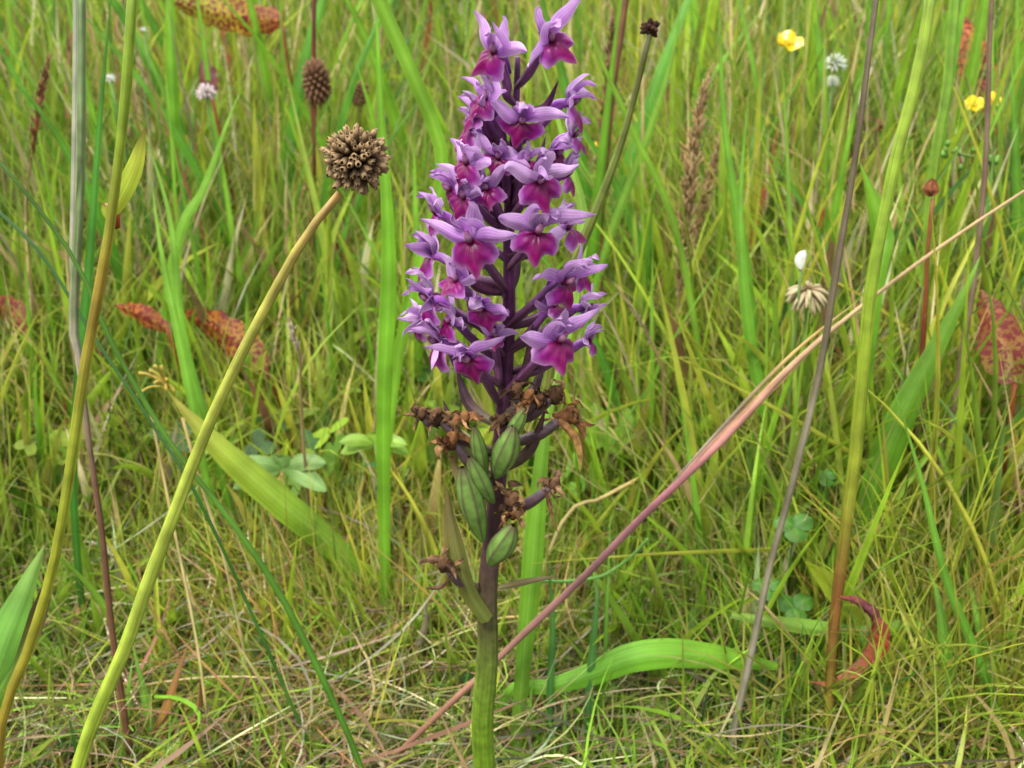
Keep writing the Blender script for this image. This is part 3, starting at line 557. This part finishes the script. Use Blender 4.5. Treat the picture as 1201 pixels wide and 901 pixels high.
blade('green blade sloping down from the top edge to the brown knobbed stalk', [(800, 300), (745, 160), (700, 60), (672, -20)], .55, .52, [8, 11, 11, 8], [(110, 160, 50), (126, 168, 52), (120, 160, 50)])
# dark knob stalk
t, P = stem('dark stalk with a small black brown knobbly head right of the orchid top', [(640, 480), (668, 330), (700, 245), (738, 140), (763, 36)], .43, .44, [13, 14, 13, 10, 8], [(114, 156, 48), (126, 166, 56), (124, 140, 54), (104, 104, 48), (110, 124, 52), (86, 84, 42)], name='knob_headed_stalk', cat='stalk', parent='thing')
c = at(763, 33, .44); mb = MB()
for k in range(16):
    dv = Vector((rf.gauss(0, 1), rf.gauss(0, 1), rf.gauss(.2, .8))).normalized(); L_ = 14*mpp(c)*rf.uniform(.6, 1)
    tube(mb, [c, c+dv*L_*.6, c+dv*L_], [.0004, .0011, .0003], g2((40, 24, 20), (70, 46, 34)), n=6, sides=7)
mb.build('seed_head', M_brown, t)
stem('reddish brown stalk leaning at the top between orchid and knobbed stalk', [(700, 470), (706, 250), (722, 90), (738, -20)], .62, .64, [7, 8, 9, 9], [(120, 110, 60), (130, 90, 60), (124, 84, 54)], name='brown_stalk', cat='stalk')
# ---- dead stems on the right
stem('grey brown bare dead stem leaning across the whole height at right of centre', [(852, 905), (868, 820), (890, 720), (920, 605), (962, 425), (998, 225), (1028, 0), (1036, -50)], .36, .40, [11, 10, 10, 9, 10, 9, 8, 8],
     [(150, 142, 118), (160, 152, 130), (136, 128, 104), (150, 142, 116), (126, 114, 90), (120, 108, 86), (136, 126, 100)], nodes=((.45, .3, .01), (.7, .25, .01)), name='dead_stalk', cat='dead stem', mt=M_dry)
yb = .45
stem('tan dead stem running up near the right edge to the top', [(1074, 720), (1085, 620), (1108, 520), (1132, 400), (1150, 250), (1160, 60), (1163, -40)], gy(1074, 720), gy(1074, 720)+.03, [8, 9, 10, 9, 8, 7, 6], [(150, 130, 96), (160, 140, 106), (150, 126, 100), (158, 132, 110), (150, 124, 100)], nodes=((.35, .3, .01),), name='dead_stalk', cat='dead stem', mt=M_dry)
# long diagonal dead stalk, made of stem and two dead blades
t, P = stem('long fallen pink and tan stalk crossing diagonally behind the orchid stem', [(448, 912), (520, 832), (600, 757), (680, 682), (760, 600), (850, 515), (930, 428), (990, 375), (1100, 292), (1215, 215)], .345, .44, [8, 9, 9, 10, 10, 9, 7, 6, 5, 4],
     [(140, 104, 80), (140, 100, 78), (144, 106, 90), (150, 108, 102), (164, 108, 112), (172, 126, 108), (184, 158, 116), (176, 150, 110), (170, 146, 106)], nodes=((.30, .3, .01),), name='fallen_stalk', cat='dead stalk', mt=M_dry, parent='thing', root=True)
for pts, wd, cs in (([(770, 592), (850, 510), (930, 430), (985, 376)], 12, ((164, 108, 114), (196, 146, 122), (206, 166, 120), (190, 160, 110))), ([(785, 570), (850, 498), (930, 415), (1010, 350)], 5, ((150, 140, 120), (140, 128, 108), (190, 160, 100), (170, 150, 100)))):
    Pl = [at(a, b, .39+.012*i) for i, (a, b) in enumerate(pts)]; mb = MB(); ribbon(mb, Pl, wd*mpp(Pl[0]), g2(*cs), kind='both', fold=.8, n=18, twist=(0, .6)); mb.build('dead_leaf', M_dry, t)
stem('thin grey straw lying beside the foot of the fallen pink stalk', [(600, 745), (570, 762), (500, 800), (470, 850), (440, 905)][::-1], .40, .47, 5, [(160, 140, 110), (150, 130, 100)], name='straw', cat='straw', mt=M_dry)
# ---- green jointed stems on the right
t, P = stem('thick yellow green stem with a red brown joint, right side', [(968, 900), (974, 780), (984, 690), (1000, 540), (1018, 380), (1045, 220), (1072, 100), (1092, -30)], gy(968, 900)+.02, .43, [12, 13, 16, 18, 18, 17, 17, 16],
     [(120, 130, 36), (122, 104, 40), (110, 66, 36), (128, 136, 40), (134, 154, 42), (130, 158, 46), (136, 160, 50), (130, 156, 52)], nodes=((.22, .2, .01),), name='jointed_stalk', cat='stem', parent='thing')
Pl = [at(a, b, .372) for a, b in [(985, 700), (1010, 708), (1028, 728), (1022, 760), (1000, 785), (972, 800), (938, 798)]]
mb = MB(); ribbon(mb, Pl, [8*mpp(Pl[0]), 14*mpp(Pl[0]), 22*mpp(Pl[0]), 30*mpp(Pl[0]), 30*mpp(Pl[0]), 22*mpp(Pl[0]), 8*mpp(Pl[0])], g2((120, 60, 44), (110, 60, 70), (150, 70, 44), (128, 78, 54), (150, 92, 62), (120, 70, 50)), kind='leaf', fold=.8, n=30, wave=.25, twist=(0, 1.6), rag=.6)
o = mb.build('dead_leaf', M_brown, t); o['label'] = 'curled rusty orange dead leaf hanging at the joint'
stem('second green stem rising to the top edge, right of the jointed one', [(1062, 560), (1080, 380), (1096, 200), (1112, 80), (1122, -30)], .50, .53, [9, 11, 14, 14, 13], [(104, 140, 44), (120, 150, 48), (118, 160, 50)], name='grass_stalk')
t, P = stem('red brown spotted stalk with a rusty bud near the right edge', [(1064, 600), (1070, 500), (1082, 400), (1090, 290), (1094, 232)], .47, .48, [8, 8, 7, 6, 6], [(90, 40, 30), (110, 60, 36), (90, 38, 28), (120, 60, 36), (140, 90, 50)], name='budded_stalk', cat='stalk', parent='thing')
c = at(1092, 222, .48); mb = MB()
for k in range(5):
    a = k*1.256; s_ = mpp(c)*17; ribbon(mb, [c-Vector((0, 0, s_*.5)), c+Vector((math.cos(a)*s_*.35, math.sin(a)*s_*.35, 0)), c+Vector((math.cos(a)*s_*.15, math.sin(a)*s_*.15, s_*.75))], s_*.7, g2((110, 66, 40), (156, 96, 66), (130, 76, 50)), kind='leaf', fold=.6, n=8, face=(math.cos(a), math.sin(a), 0))
mb.build('bud', M_brown, t)
# broad leaves right
blade('broad bright green blade slanting up to the right of the dead stems', [(1000, 700), (1022, 590), (1052, 500), (1092, 420), (1135, 335), (1150, 300)], .445, .465, [22, 32, 36, 36, 32, 24], [(96, 146, 36), (106, 158, 42), (112, 160, 46), (120, 164, 56)], name='broad_leaf', cat='leaf', fold=.6, kind='grass', wave=.1, rag=.1)
blade('wide lance shaped green leaf with a notched tip at upper right', [(1030, 330), (1036, 285), (1026, 240), (1008, 190)], .47, .47, [18, 42, 40, 14], [(104, 156, 40), (110, 166, 44), (120, 166, 46)], name='broad_leaf', cat='leaf', fold=.4, kind='both', wave=.08)
blade('green strap leaf lying flat behind the thick jointed stem', [(1085, 742), (1010, 742), (930, 733), (858, 722)], .398, .392, [14, 17, 17, 7], [(128, 150, 80), (124, 164, 60), (120, 166, 60), (130, 160, 70)], name='strap_leaf', cat='leaf', kind='even', fold=.3)
t = blade('arching ribbed pale green leaf low to the right of the orchid stem', [(596, 812), (640, 806), (690, 792), (740, 772), (790, 766), (850, 772), (912, 782)], .378, .384, [12, 18, 26, 34, 34, 26, 8], [(130, 170, 60), (128, 182, 54), (118, 180, 44), (116, 176, 42), (120, 172, 44), (112, 160, 40)], name='strap_leaf', cat='leaf', kind='even', fold=.35, root=True, n=36)
blade('upright green blade with a scorched orange tip at the right edge', [(1178, 700), (1184, 620), (1190, 540), (1184, 472)], .47, .48, [10, 20, 20, 8], [(116, 160, 44), (138, 182, 50), (146, 184, 54), (196, 110, 50)], kind='both')
blade('tall green blade standing along the right edge', [(1200, 560), (1196, 400), (1194, 240), (1186, 60)], .6, .62, [12, 16, 16, 12], [(104, 160, 50), (110, 166, 54)], fold=.3)
# named lower right blades
RB = [('long green blade arching left from the lower right corner', [(1190, 905), (1150, 780), (1110, 680), (1080, 560), (1040, 430)], .40, [12, 12, 10, 8, 5]), ('green blade leaning left at the bottom, right of the jointed stem', [(1105, 905), (1060, 830), (1022, 770), (985, 690)], .40, [14, 14, 11, 6]),
      ('short bright blade rising from the bottom edge under the rusty leaf', [(1072, 905), (1050, 850), (1030, 810)], .39, [16, 14, 6]), ('wide green blade curving up in the lower right corner', [(1165, 905), (1168, 820), (1150, 740), (1128, 650)], .42, [14, 15, 12, 7]),
      ('green blade with brown streak standing at lower right', [(1120, 905), (1112, 800), (1100, 700), (1084, 660)], .43, [16, 16, 12, 5]), ('bright green blade standing left of the broad slanting leaf', [(912, 640), (905, 520), (880, 400), (868, 250), (880, 90)], .50, [10, 14, 14, 12, 6]),
      ('long bright blade rising between orchid and grey dead stem', [(890, 560), (884, 420), (872, 300), (850, 150), (842, -20)], .54, [12, 14, 14, 12, 9]), ('dark green narrow blade standing at the bottom right of the orchid foot', [(643, 905), (645, 820), (648, 720), (640, 640)], .40, [10, 9, 8, 3]),
      ('second dark green blade at the bottom, under the ribbed leaf', [(686, 905), (692, 800), (700, 700), (694, 660)], .42, [12, 10, 8, 3]), ('thin yellow green blade upright over the arching ribbed leaf', [(705, 880), (710, 760), (714, 660), (716, 600)], .42, [5, 5, 4, 3])]
for i, (lab, pts, Y, wd) in enumerate(RB):
    cc = ((66, 116, 50), (76, 132, 54), (90, 136, 56)) if 'dark green' in lab else ((96, 148, 40), (116, 170, 52), (130, 182, 66)) if i % 2 else ((88, 140, 36), (106, 158, 48), (120, 168, 56))
    blade(lab, pts, Y, Y+.02, wd, cc, fold=.4)
LB = [('bright grass blade arching over the red spotted leaf at left', [(250, 520), (214, 400), (200, 260), (168, 150)], .50, [10, 14, 12, 6]), ('green blade fork left of the globe seed head stalk', [(238, 540), (215, 420), (190, 300), (176, 200)], .49, [9, 12, 12, 5]),
      ('pale green blade leaning right at left of centre', [(205, 300), (240, 220), (268, 140), (290, 90)], .6, [12, 14, 10, 5]), ('yellow green blade rising from the bottom left corner', [(200, 905), (180, 860), (166, 800), (152, 740)], .38, [14, 12, 9, 4]),
      ('orange tan dead blade leaning at the bottom left', [(166, 910), (182, 870), (205, 800), (228, 735)], .38, [13, 13, 9, 4]), ('light green blade bending beside the brown stalk at bottom left', [(140, 910), (144, 860), (152, 800), (156, 770)], .37, [15, 12, 7, 3])]
for i, (lab, pts, Y, wd) in enumerate(LB):
    cc = ((190, 140, 60), (180, 130, 70), (160, 120, 84)) if 'orange' in lab else ((104, 156, 42), (124, 178, 56), (140, 186, 70))
    blade(lab, pts, Y, Y+.02, wd, cc, fold=.4)
# straws
for lab, pts, Y, wd in (('pale yellow straw sticking up at the bottom right of the orchid', [(778, 905), (805, 870), (836, 838)], .41, 7), ('thin pale straw slanting down to the right through the middle ground', [(865, 695), (800, 620), (745, 540), (690, 430)], .62, 5), ('tan straw crossing the lower right grass to the edge', [(900, 905), (985, 840), (1080, 760), (1201, 660)], .44, 6),
    ('long straw leaning in the thatch left of the ribbed leaf', [(905, 750), (850, 690), (815, 640), (770, 590)], .5, 6), ('bent tan straw rising just right of the lowest orchid seed capsule', [(660, 612), (705, 585), (748, 562)], .45, 5),
    ('fine tan straw leaning on the globe seed head stalk', [(250, 905), (232, 760), (200, 600), (176, 480)], .42, 4), ('thin pale bent straw over the diagonal yellow leaf', [(300, 830), (264, 660), (236, 570), (214, 490)], .46, 4), ('curved reddish straw low across the left thatch', [(40, 800), (120, 790), (220, 770), (330, 780), (430, 790)], .43, 4)):
    stem(lab, pts, Y, Y+.02, wd, [(196, 176, 110), (206, 190, 128), (190, 166, 104)], name='straw', cat='straw', mt=M_dry, root=True, n=20)
mb = MB(); P = [at(a, b, .40) for a, b in [(612, 690), (622, 682), (660, 682), (705, 676), (738, 655), (760, 632)]]; tube(mb, P, [4*mpp(P[0])/2]*6, g2((120, 176, 84), (140, 190, 90)), n=24, sides=8)
single('tendril', 'curving thin light green tendril right of the orchid stem', 'tendril', mb, M_leaf, P[0])
# ---- red spotted dock leaves
def red_leaf(label, pts, Y, wd, cols, n=20, stalk=True):
    P = [at(a, b, Y+.015*i) for i, (a, b) in enumerate(pts)]; mb = MB(); t = thing('dock_leaf', (P[0].x, P[0].y, 0), label, 'leaf')
    ribbon(mb, P, wd*mpp(P[0]), g2(*cols), kind='leaf', fold=.4, n=30, wave=.12, cols_n=9, rag=.35, twist=(rf.uniform(-.5, .5), rf.uniform(-1, 1))); mb.build('leaf_blade', M_red, t)
    mb = MB(); tube(mb, [(P[0].x+.012, P[0].y+.01, -.002), (P[0].x+.006, P[0].y+.004, P[0].z*.6), tuple(P[0])], [.0014, .0012, .001], g2((120, 110, 40), (140, 60, 40)), n=10, sides=8); mb.build('leaf_stalk', M_stem, t)
red_leaf('smaller rust orange leaf tip left of the spotted red leaf in the grass', [(196, 385), (165, 368), (134, 358)], .57, 24, ((130, 90, 34), (170, 96, 34), (150, 84, 30)))
red_leaf('orange and dark red spotted leaf half hidden in grass left of centre', [(312, 432), (280, 400), (240, 378), (205, 370)], .57, 42, ((110, 116, 36), (150, 100, 30), (164, 96, 26), (164, 104, 30)))
red_leaf('yellow and red mottled leaf at the top edge left of centre', [(330, 24), (285, 20), (235, 10), (180, -6)], .82, 40, ((150, 90, 36), (160, 130, 34), (146, 146, 34), (120, 146, 34)))
red_leaf('small red orange leaf at the left edge', [(30, 385), (12, 366), (-20, 350)], .60, 36, ((120, 80, 40), (140, 76, 36)))
red_leaf('deep red spotted leaf standing near the right edge', [(1190, 450), (1176, 405), (1162, 370), (1150, 340)], .47, 54, ((110, 116, 40), (130, 90, 34), (136, 78, 34), (120, 90, 36)))
red_leaf('bright orange red leaf at the upper right', [(1160, 130), (1150, 90), (1138, 45), (1122, 8)], .74, 44, ((170, 90, 50), (190, 96, 50), (180, 96, 54)))
red_leaf('dark maroon dead leaf behind the white flower at upper left', [(248, 110), (240, 90), (236, 70)], .74, 34, ((80, 40, 30), (90, 44, 36)))
red_leaf('maroon leaf low behind the grey dead stem at upper right', [(1040, 150), (1010, 142), (990, 136)], .78, 20, ((140, 70, 50), (120, 60, 50)))
# ---- dark trefoil leaves, lower right
def trefoil(label, px, py, r_px, Y, cols=((62, 108, 32), (74, 122, 38))):
    c = at(px, py, Y); t = thing('trefoil', (c.x, c.y+.004, 0), label, 'clover'); s_ = r_px*mpp(c)
    mb = MB(); tube(mb, [(c.x, c.y+.004, -.002), (c.x, c.y+.002, c.z*.5), tuple(c)], .0005, g2((90, 140, 60), (80, 130, 60)), n=8, sides=7); mb.build('stem', M_stem, t)
    me_ = None
    for k in range(3):
        a = k*2.094+.5; dv = Vector((math.cos(a), math.sin(a)*.9, .28*math.sin(a+.4)))
        mb = MB(); ribbon(mb, [c, c+dv*s_*.5+Vector((0, 0, .0006)), c+dv*s_], s_*1.05, g2(cols[0], cols[1], cols[0]), kind='both', fold=.25, n=10, cols_n=7, face=(0, .3, -1)); mb.build('leaflet', M_clover, t)
for lab, px, py, r_, Y in (('dark green trefoil left of the thick jointed stem, upper of two', 932, 618, 26, .42), ('dark green trefoil half under the flat strap leaf', 932, 712, 25, .405), ('small dark trefoil beside the rusty joint', 952, 745, 15, .41), ('blue green trefoil behind the grey dead stem', 900, 690, 20, .41), ('small trefoil near the middle right', 968, 560, 16, .46)): trefoil(lab, px, py, r_, Y)
# pale palmate leaf
for lab, c_, rad, nn, cc in (('pale green fingered leaf low in the grass left of the orchid', (332, 548), 62, 5, ((116, 154, 76), (134, 168, 92))), ('yellow green toothed leaf just left of the withered flowers', (440, 520), 46, 5, ((136, 176, 60), (150, 184, 70)))):
    Y = .475; c = at(*c_, Y); t = thing('palmate_leaf', (c.x, Y, 0), lab, 'leaf'); s_ = rad*mpp(c)
    mb = MB(); tube(mb, [(c.x, Y, -.002), (c.x+.002, Y, c.z*.5), tuple(c)], .0007, g2((110, 150, 60),)*2 if False else [(0, A(110, 150, 60)), (1, A(120, 160, 70))], n=8, sides=7); mb.build('stem', M_stem, t)
    for k in range(nn):
        a = -.5+k*(math.pi+1.0)/(nn-1); dv = Vector((math.cos(a), -.35+rf.uniform(-.2, .2), math.sin(a)*.42)); mb = MB()
        ribbon(mb, [c, c+dv*s_*.5+Vector((0, 0, .002)), c+dv*s_], s_*.36, g2(cc[0], cc[1], cc[0]), kind='both', fold=.3, n=12, wave=.12, face=(0, .6, -.8)); mb.build('leaflet', M_leaf, t)
# ---- buttercups
def buttercup(label, px, py, w_, Y, tilt=(.2, 0)):
    c = at(px, py, Y); r = w_*mpp(c)*.62; t = thing('buttercup', (c.x+.01, Y+.01, 0), label, 'flower'); M_ = Euler((tilt[0], tilt[1], 0)).to_matrix()
    mb = MB(); tube(mb, [(c.x+.01, Y+.01, -.002), (c.x+.004, Y+.004, c.z*.6), tuple(c+M_ @ Vector((0, 0, -r*.1)))], [.0010, .0009, .0007], g2((100, 140, 50), (120, 160, 60)), n=10, sides=8); mb.build('stem', M_stem, t)
    for k in range(5):
        a = k*1.2566+.3; dv = Vector((math.cos(a), math.sin(a), 0)); mb = MB()
        ribbon(mb, [c+M_ @ (dv*r*.05), c+M_ @ (dv*r*.5+Vector((0, 0, r*.12))), c+M_ @ (dv*r*.95+Vector((0, 0, r*.5)))], r*1.15, [(0, (.75, .5, .01)), (1, (.85, .62, .012))], kind='both', fold=.4, n=8, cols_n=7, face=tuple(M_ @ Vector((0, 0, -1)))); mb.build('petal', M_yellow, t)
    mb = MB()
    for k in range(22):
        a = k*2.4; q = r*.28*math.sqrt(k/22); b_ = c+M_ @ Vector((math.cos(a)*q, math.sin(a)*q, 0)); tube(mb, [b_, b_+M_ @ Vector((math.cos(a)*q*.4, math.sin(a)*q*.4, r*.35))], [r*.03, r*.05], [(0, (.6, .5, .02)), (1, (.8, .6, .03))], n=2, sides=5)
    mb.build('stamens', M_yellow, t)
buttercup('yellow buttercup standing alone near the top, right of centre', 925, 52, 27, .8, (.5, .2)); buttercup('left one of two small buttercups at the upper right', 1142, 124, 19, .66, (.6, -.2)); buttercup('right one of two small buttercups, beside the tan stem', 1163, 118, 17, .66, (.6, .3)); buttercup('tiny half hidden buttercup right of the orchid flowers', 702, 171, 10, .7)
# ---- clover heads
def clover_head(label, px, py, w_, Y, c0, c1, n=60, droop=False):
    c = at(px, py, Y); r = w_*mpp(c)*.5; t = thing('clover_flower', (c.x, Y+.006, 0), label, 'flower')
    mb = MB(); tube(mb, [(c.x, Y+.006, -.002), (c.x+.002, Y+.003, c.z*.6), tuple(c)], [.0009, .0008, .0007], g2((100, 140, 60), (120, 150, 80)), n=10, sides=8); mb.build('stem', M_stem, t)
    for k in range(n):
        z = 1-1.5*(k+.5)/n if not droop else -.75+.9*(k+.5)/n; a = k*2.4; q = math.sqrt(max(0, 1-z*z)); dv = Vector((q*math.cos(a), q*math.sin(a), z)); dv = (dv+Vector((rf.uniform(-.15, .15),)*3)).normalized()
        mb = MB(); e_ = c+dv*r+(Vector((0, 0, -r*.3)) if droop else Vector((0, 0, r*.15))); st_ = c+dv*r*.15
        tube(mb, [st_, (st_+e_)/2+Vector((0, 0, r*.12)), e_], [r*.05, r*.11, r*.035], g2(c0, c1, c1), n=5, sides=6); mb.build('floret', M_white, t)
clover_head('fading clover head with drooping tan florets, right of centre', 948, 340, 52, .49, (130, 100, 60), (206, 190, 150), 54, True)
clover_head('white clover flower near the top, right of the buttercup', 980, 78, 28, .72, (150, 180, 110), (226, 232, 214), 44); clover_head('smaller white clover just below the upper white one', 976, 98, 18, .71, (150, 180, 110), (224, 230, 210), 36)
clover_head('pinkish white clover flower at the upper left', 242, 112, 26, .70, (170, 140, 120), (236, 222, 220), 44); clover_head('tiny white flower left of the jointed stem', 130, 94, 14, .7, (220, 220, 210), (244, 244, 240), 16); clover_head('tiny white flower at the top left beside the tall stems', 168, 36, 9, .75, (220, 220, 210), (240, 240, 240), 12)
P = at(941, 304, .485); mb = MB(); ribbon(mb, [P-Vector((0, 0, .005)), P+Vector((-.001, 0, 0)), P+Vector((.001, 0, .004))], .0045, [(0, (.6, .62, .55)), (1, (.8, .8, .78))], kind='both', n=8, fold=.5)
tube(mb, [(P.x+.006, .492, -.002), (P.x+.003, .488, P.z*.5), tuple(P-Vector((0, 0, .006)))], .0006, g2((110, 150, 60), (120, 150, 80)), n=8, sides=6)
single('white_petal_flower', 'single small white petal flower above the fading clover head', 'flower', mb, M_white, (P.x+.006, .492, 0))
# ---- brown bobble heads upper left
def bobble(label, px, py, w_, h_, Y, cols, foot):
    c = at(px, py, Y); r = w_*mpp(c)*.5; rh = h_*mpp(c)*.5; f = at(*foot, Y+.02); t = thing('brown_seed_head', (f.x, Y+.02, 0), label, 'seed head')
    mb = MB(); tube(mb, [(f.x, Y+.02, -.002), (f.x*.6+c.x*.4, Y+.01, c.z*.5), tuple(c)], [.0012, .001, .0008], g2((130, 120, 60), (120, 80, 50)), n=12, sides=8); mb.build('stem', M_stem, t)
    mb = MB()
    for k in range(90):
        z = 1-2*(k+.5)/90; a = k*2.4; q = math.sqrt(1-z*z); dv = Vector((q*math.cos(a)*r, q*math.sin(a)*r, z*rh)); tube(mb, [c+dv*.3, c+dv*.8, c+dv*rf.uniform(.95, 1.15)], [r*.08, r*.17, r*.04], g2(cols[0], cols[1], cols[2]), n=3, sides=6)
    mb.build('seed_head', M_brown, t)
BC = ((56, 38, 30), (104, 74, 54), (140, 104, 78))
bobble('blurred oval brown seed head above the globe seed head', 371, 98, 34, 58, .7, BC, (360, 400)); bobble('small round brown seed head between globe head and top', 421, 110, 24, 30, .75, BC, (430, 380))
t, P = stem('dark red stalk entering from the top beside the oval seed head', [(366, 420), (367, 200), (368, 60), (370, -30)], .72, .74, 6, [(120, 80, 50), (110, 50, 40), (100, 44, 40)], name='red_stalk', cat='stalk', parent='thing')
# white withered spikelet, left; pale spikelet right
def spike(label, px, Y, wd, cols, dens, foot, name='dried_spikelet', cat='dried grass head', fuzz=1.0):
    dens = int(dens*1.7)
    P = [at(a, b, Y) for a, b in px]; f = at(*foot, Y); t = thing(name, (f.x, Y, 0), label, cat)
    mb = MB(); tube(mb, [(f.x, Y, -.002), tuple(f*.5+P[0]*.5), tuple(P[0]), tuple(P[len(P)//2]), tuple(P[-1])], [.0009, .0007, .0006, .0005, .0003], g2((150, 130, 90), (160, 130, 90)), n=16, sides=7); mb.build('stem', M_dry, t)
    C = curve([tuple(p) for p in P], dens); T = frames(C); mb = MB()
    for i, (c, tt) in enumerate(zip(C, T)):
        for k in range(3):
            s = i/dens; rad = wd*mpp(c)*.5*math.sin(math.pi*min(1, .1+.88*s))**.6*fuzz; dv = (tt*1.3+Vector((rf.gauss(0, 1), rf.gauss(0, 1), rf.gauss(0, .5)))*.55).normalized()
            a = Vector(c)+Vector((rf.uniform(-1, 1), rf.uniform(-1, 1), 0))*rad*.35; cc = cols[rf.randrange(len(cols))]
            tube(mb, [a, a+dv*rad*.5, a+dv*rad*1.05], [rad*.04, rad*.10, rad*.015], g2(cc, cc), n=4, sides=5)
    mb.build('seed_head', M_dry, t)
TC = ((186, 156, 112), (200, 172, 128), (164, 128, 88))
spike('tall fuzzy tan brown grass plume upright in the middle right', [(796, 350), (803, 280), (812, 190), (822, 120), (836, 76)], .58, 34, TC, 80, (790, 520))
spike('second fainter brown grass plume behind the tan plume', [(812, 300), (830, 220), (848, 150)], .66, 24, TC, 50, (800, 420))
spike('white withered spikelet hanging left of the orchid', [(338, 372), (344, 392), (352, 420)][::-1], .47, 16, ((214, 204, 180), (190, 176, 150)), 16, (356, 560))
spike('pale cream spikelet slanting right of the lower orchid flowers', [(768, 412), (750, 375), (722, 334)], .50, 12, ((200, 186, 150), (180, 160, 120)), 26, (790, 500))
spike('reddish brown plume at the top beside the orchid tip', [(700, 200), (712, 120), (716, 60), (720, 10)], .66, 26, ((130, 96, 70), (150, 112, 84)), 60, (694, 360))
spike('red brown seed spike at the upper left edge', [(36, 190), (42, 150), (50, 100), (60, 60)], .62, 20, ((140, 76, 52), (120, 80, 60)), 40, (30, 380))
# green bud clusters at upper right
mb = MB(); P = [at(a, b, .60) for a, b in [(1180, 300), (1170, 230), (1162, 188), (1140, 184), (1116, 178)]]; t = thing('green_bud_cluster', (P[0].x, .60, 0), 'low stalk carrying two knots of small green buds, upper right', 'plant')
tube(mb, [(P[0].x, .6, -.002)]+[tuple(p) for p in P], .0009, g2((100, 130, 50), (90, 110, 40)), n=20, sides=7); mb.build('stem', M_stem, t)
for px, py in ((1116, 178), (1162, 190)):
    c = at(px, py, .6)
    for k in range(9):
        q = c+Vector((rf.gauss(0, 1), rf.gauss(0, .8), rf.gauss(0, .7)))*9*mpp(c); mb = MB(); tube(mb, [q-Vector((0, 0, .0016)), q, q+Vector((0, 0, .0018))], [.0006, .0014, .0005], g2((90, 136, 50), (112, 156, 62)), n=6, sides=8); mb.build('bud', M_seed, t)
# ---- repeats: broad blades, dead straws and seeding grasses that one could count
def protos(name, mk, num): return [mk(i) for i in range(num)]
def pblade(i, cols, mt, name):
    rnd = random.Random(90+i); mb = MB(); lean = rnd.uniform(.1, .5); cur = rnd.uniform(-.1, .6); L_ = 1; pts = [(0, 0, 0)]; th = lean
    for k in range(5): th = lean*.4+cur*(k/4)**1.5; pts.append((pts[-1][0]+math.sin(th)*.2, pts[-1][1]+rnd.uniform(-.01, .01), pts[-1][2]+math.cos(th)*.2))
    tw = rnd.uniform(-1, 1); ribbon(mb, pts, .021 if mt is M_leaf else .009, cols[i % len(cols)], n=16, kind='grass', fold=.4, twist=(tw, tw+rnd.uniform(-1, 1)), face=(0, 1, 0)); return mb.mesh(name, mt)
GC = [g2((110, 130, 50), (120, 170, 44), (136, 184, 60)), g2((100, 120, 40), (104, 158, 40), (130, 178, 56)), g2((130, 130, 60), (140, 168, 50), (160, 180, 70)), g2((90, 120, 50), (90, 150, 44), (110, 160, 60))]
DC = [g2((150, 126, 80), (190, 164, 110), (200, 178, 124)), g2((120, 84, 56), (140, 96, 64), (160, 120, 84)), g2((150, 140, 110), (170, 156, 120))]
PB = [pblade(i, GC, M_leaf, 'grass_leaf') for i in range(10)]; PD = [pblade(i+20, DC, M_dry, 'dead_straw') for i in range(8)]
ZONES = [(170, 'by the far left jointed stalk'), (330, 'behind the globe seed head stalk'), (470, 'between globe seed head and orchid'), (700, 'behind the orchid spike'),
         (900, 'between orchid and grey dead stalk'), (1050, 'by the thick right jointed stalk'), (9999, 'near the tan dead stalk at right')]
def project(p):
    q = p-cam.location; d_ = q.y*CP-q.z*SP; return CX+FP*q.x/d_, CY-FP*(q.y*SP+q.z*CP)/d_
def scatter(meshes, name, what, cat, num, x0, x1, y0, y1, h0, h1, seed, wmul=1, size=None):
    rnd = random.Random(seed)
    for k in range(num):
        y = rnd.uniform(y0, y1); x = (x0+(x1-x0)*rnd.random())*(y*.44+.02); o = bpy.data.objects.new(name, rnd.choice(meshes)); h = rnd.uniform(h0, h1)*min(1, .55+(y-y0)*2)
        o.location = (x, y, -.004); rz = rnd.uniform(0, 6.28); o.rotation_euler = (0, 0, rz); o.scale = (h*wmul, h*wmul, h); link(o)
        v = o.data.vertices[-3].co; tip = Vector((x, y, 0))+Matrix.Rotation(rz, 3, 'Z') @ Vector((v.x*h*wmul, v.y*h*wmul, v.z*h)); bx, by = project(Vector((x, y, 0))); tx, ty = project(tip)
        sl = (tx-bx)/max(30, by-ty); lean = 'leaning left' if sl < -.18 else 'leaning right' if sl > .18 else 'standing upright'
        sz = size or ('tall' if ty < 230 else 'shorter'); zone = next(z for lim, z in ZONES if (tx+bx)/2 < lim)
        tag(o, f'{sz} {what} {lean} {zone}', cat, f'{sz} {what}s {lean} {zone}')
scatter(PB, 'grass_leaf', 'broad green grass blade', 'grass blade', 95, -1, -.12, .52, 1.1, .15, .34, 1, 1.25)
scatter(PB, 'grass_leaf', 'broad green grass blade', 'grass blade', 120, .1, 1, .46, 1.1, .14, .34, 2, 1.25)
scatter(PD, 'dead_straw', 'tan or brown dead straw', 'straw', 60, -1, -.1, .5, 1.2, .16, .3, 3)
scatter(PD, 'dead_straw', 'tan or brown dead straw', 'straw', 80, .05, 1, .46, 1.2, .16, .3, 4)
scatter(PB, 'grass_leaf', 'green blade in matted turf', 'grass blade', 46, .42, 1, .385, .54, .06, .17, 5, 1.5, 'short')
scatter(PB, 'grass_leaf', 'green blade in matted turf', 'grass blade', 26, -1, -.2, .40, .56, .06, .15, 6, 1.3, 'short')
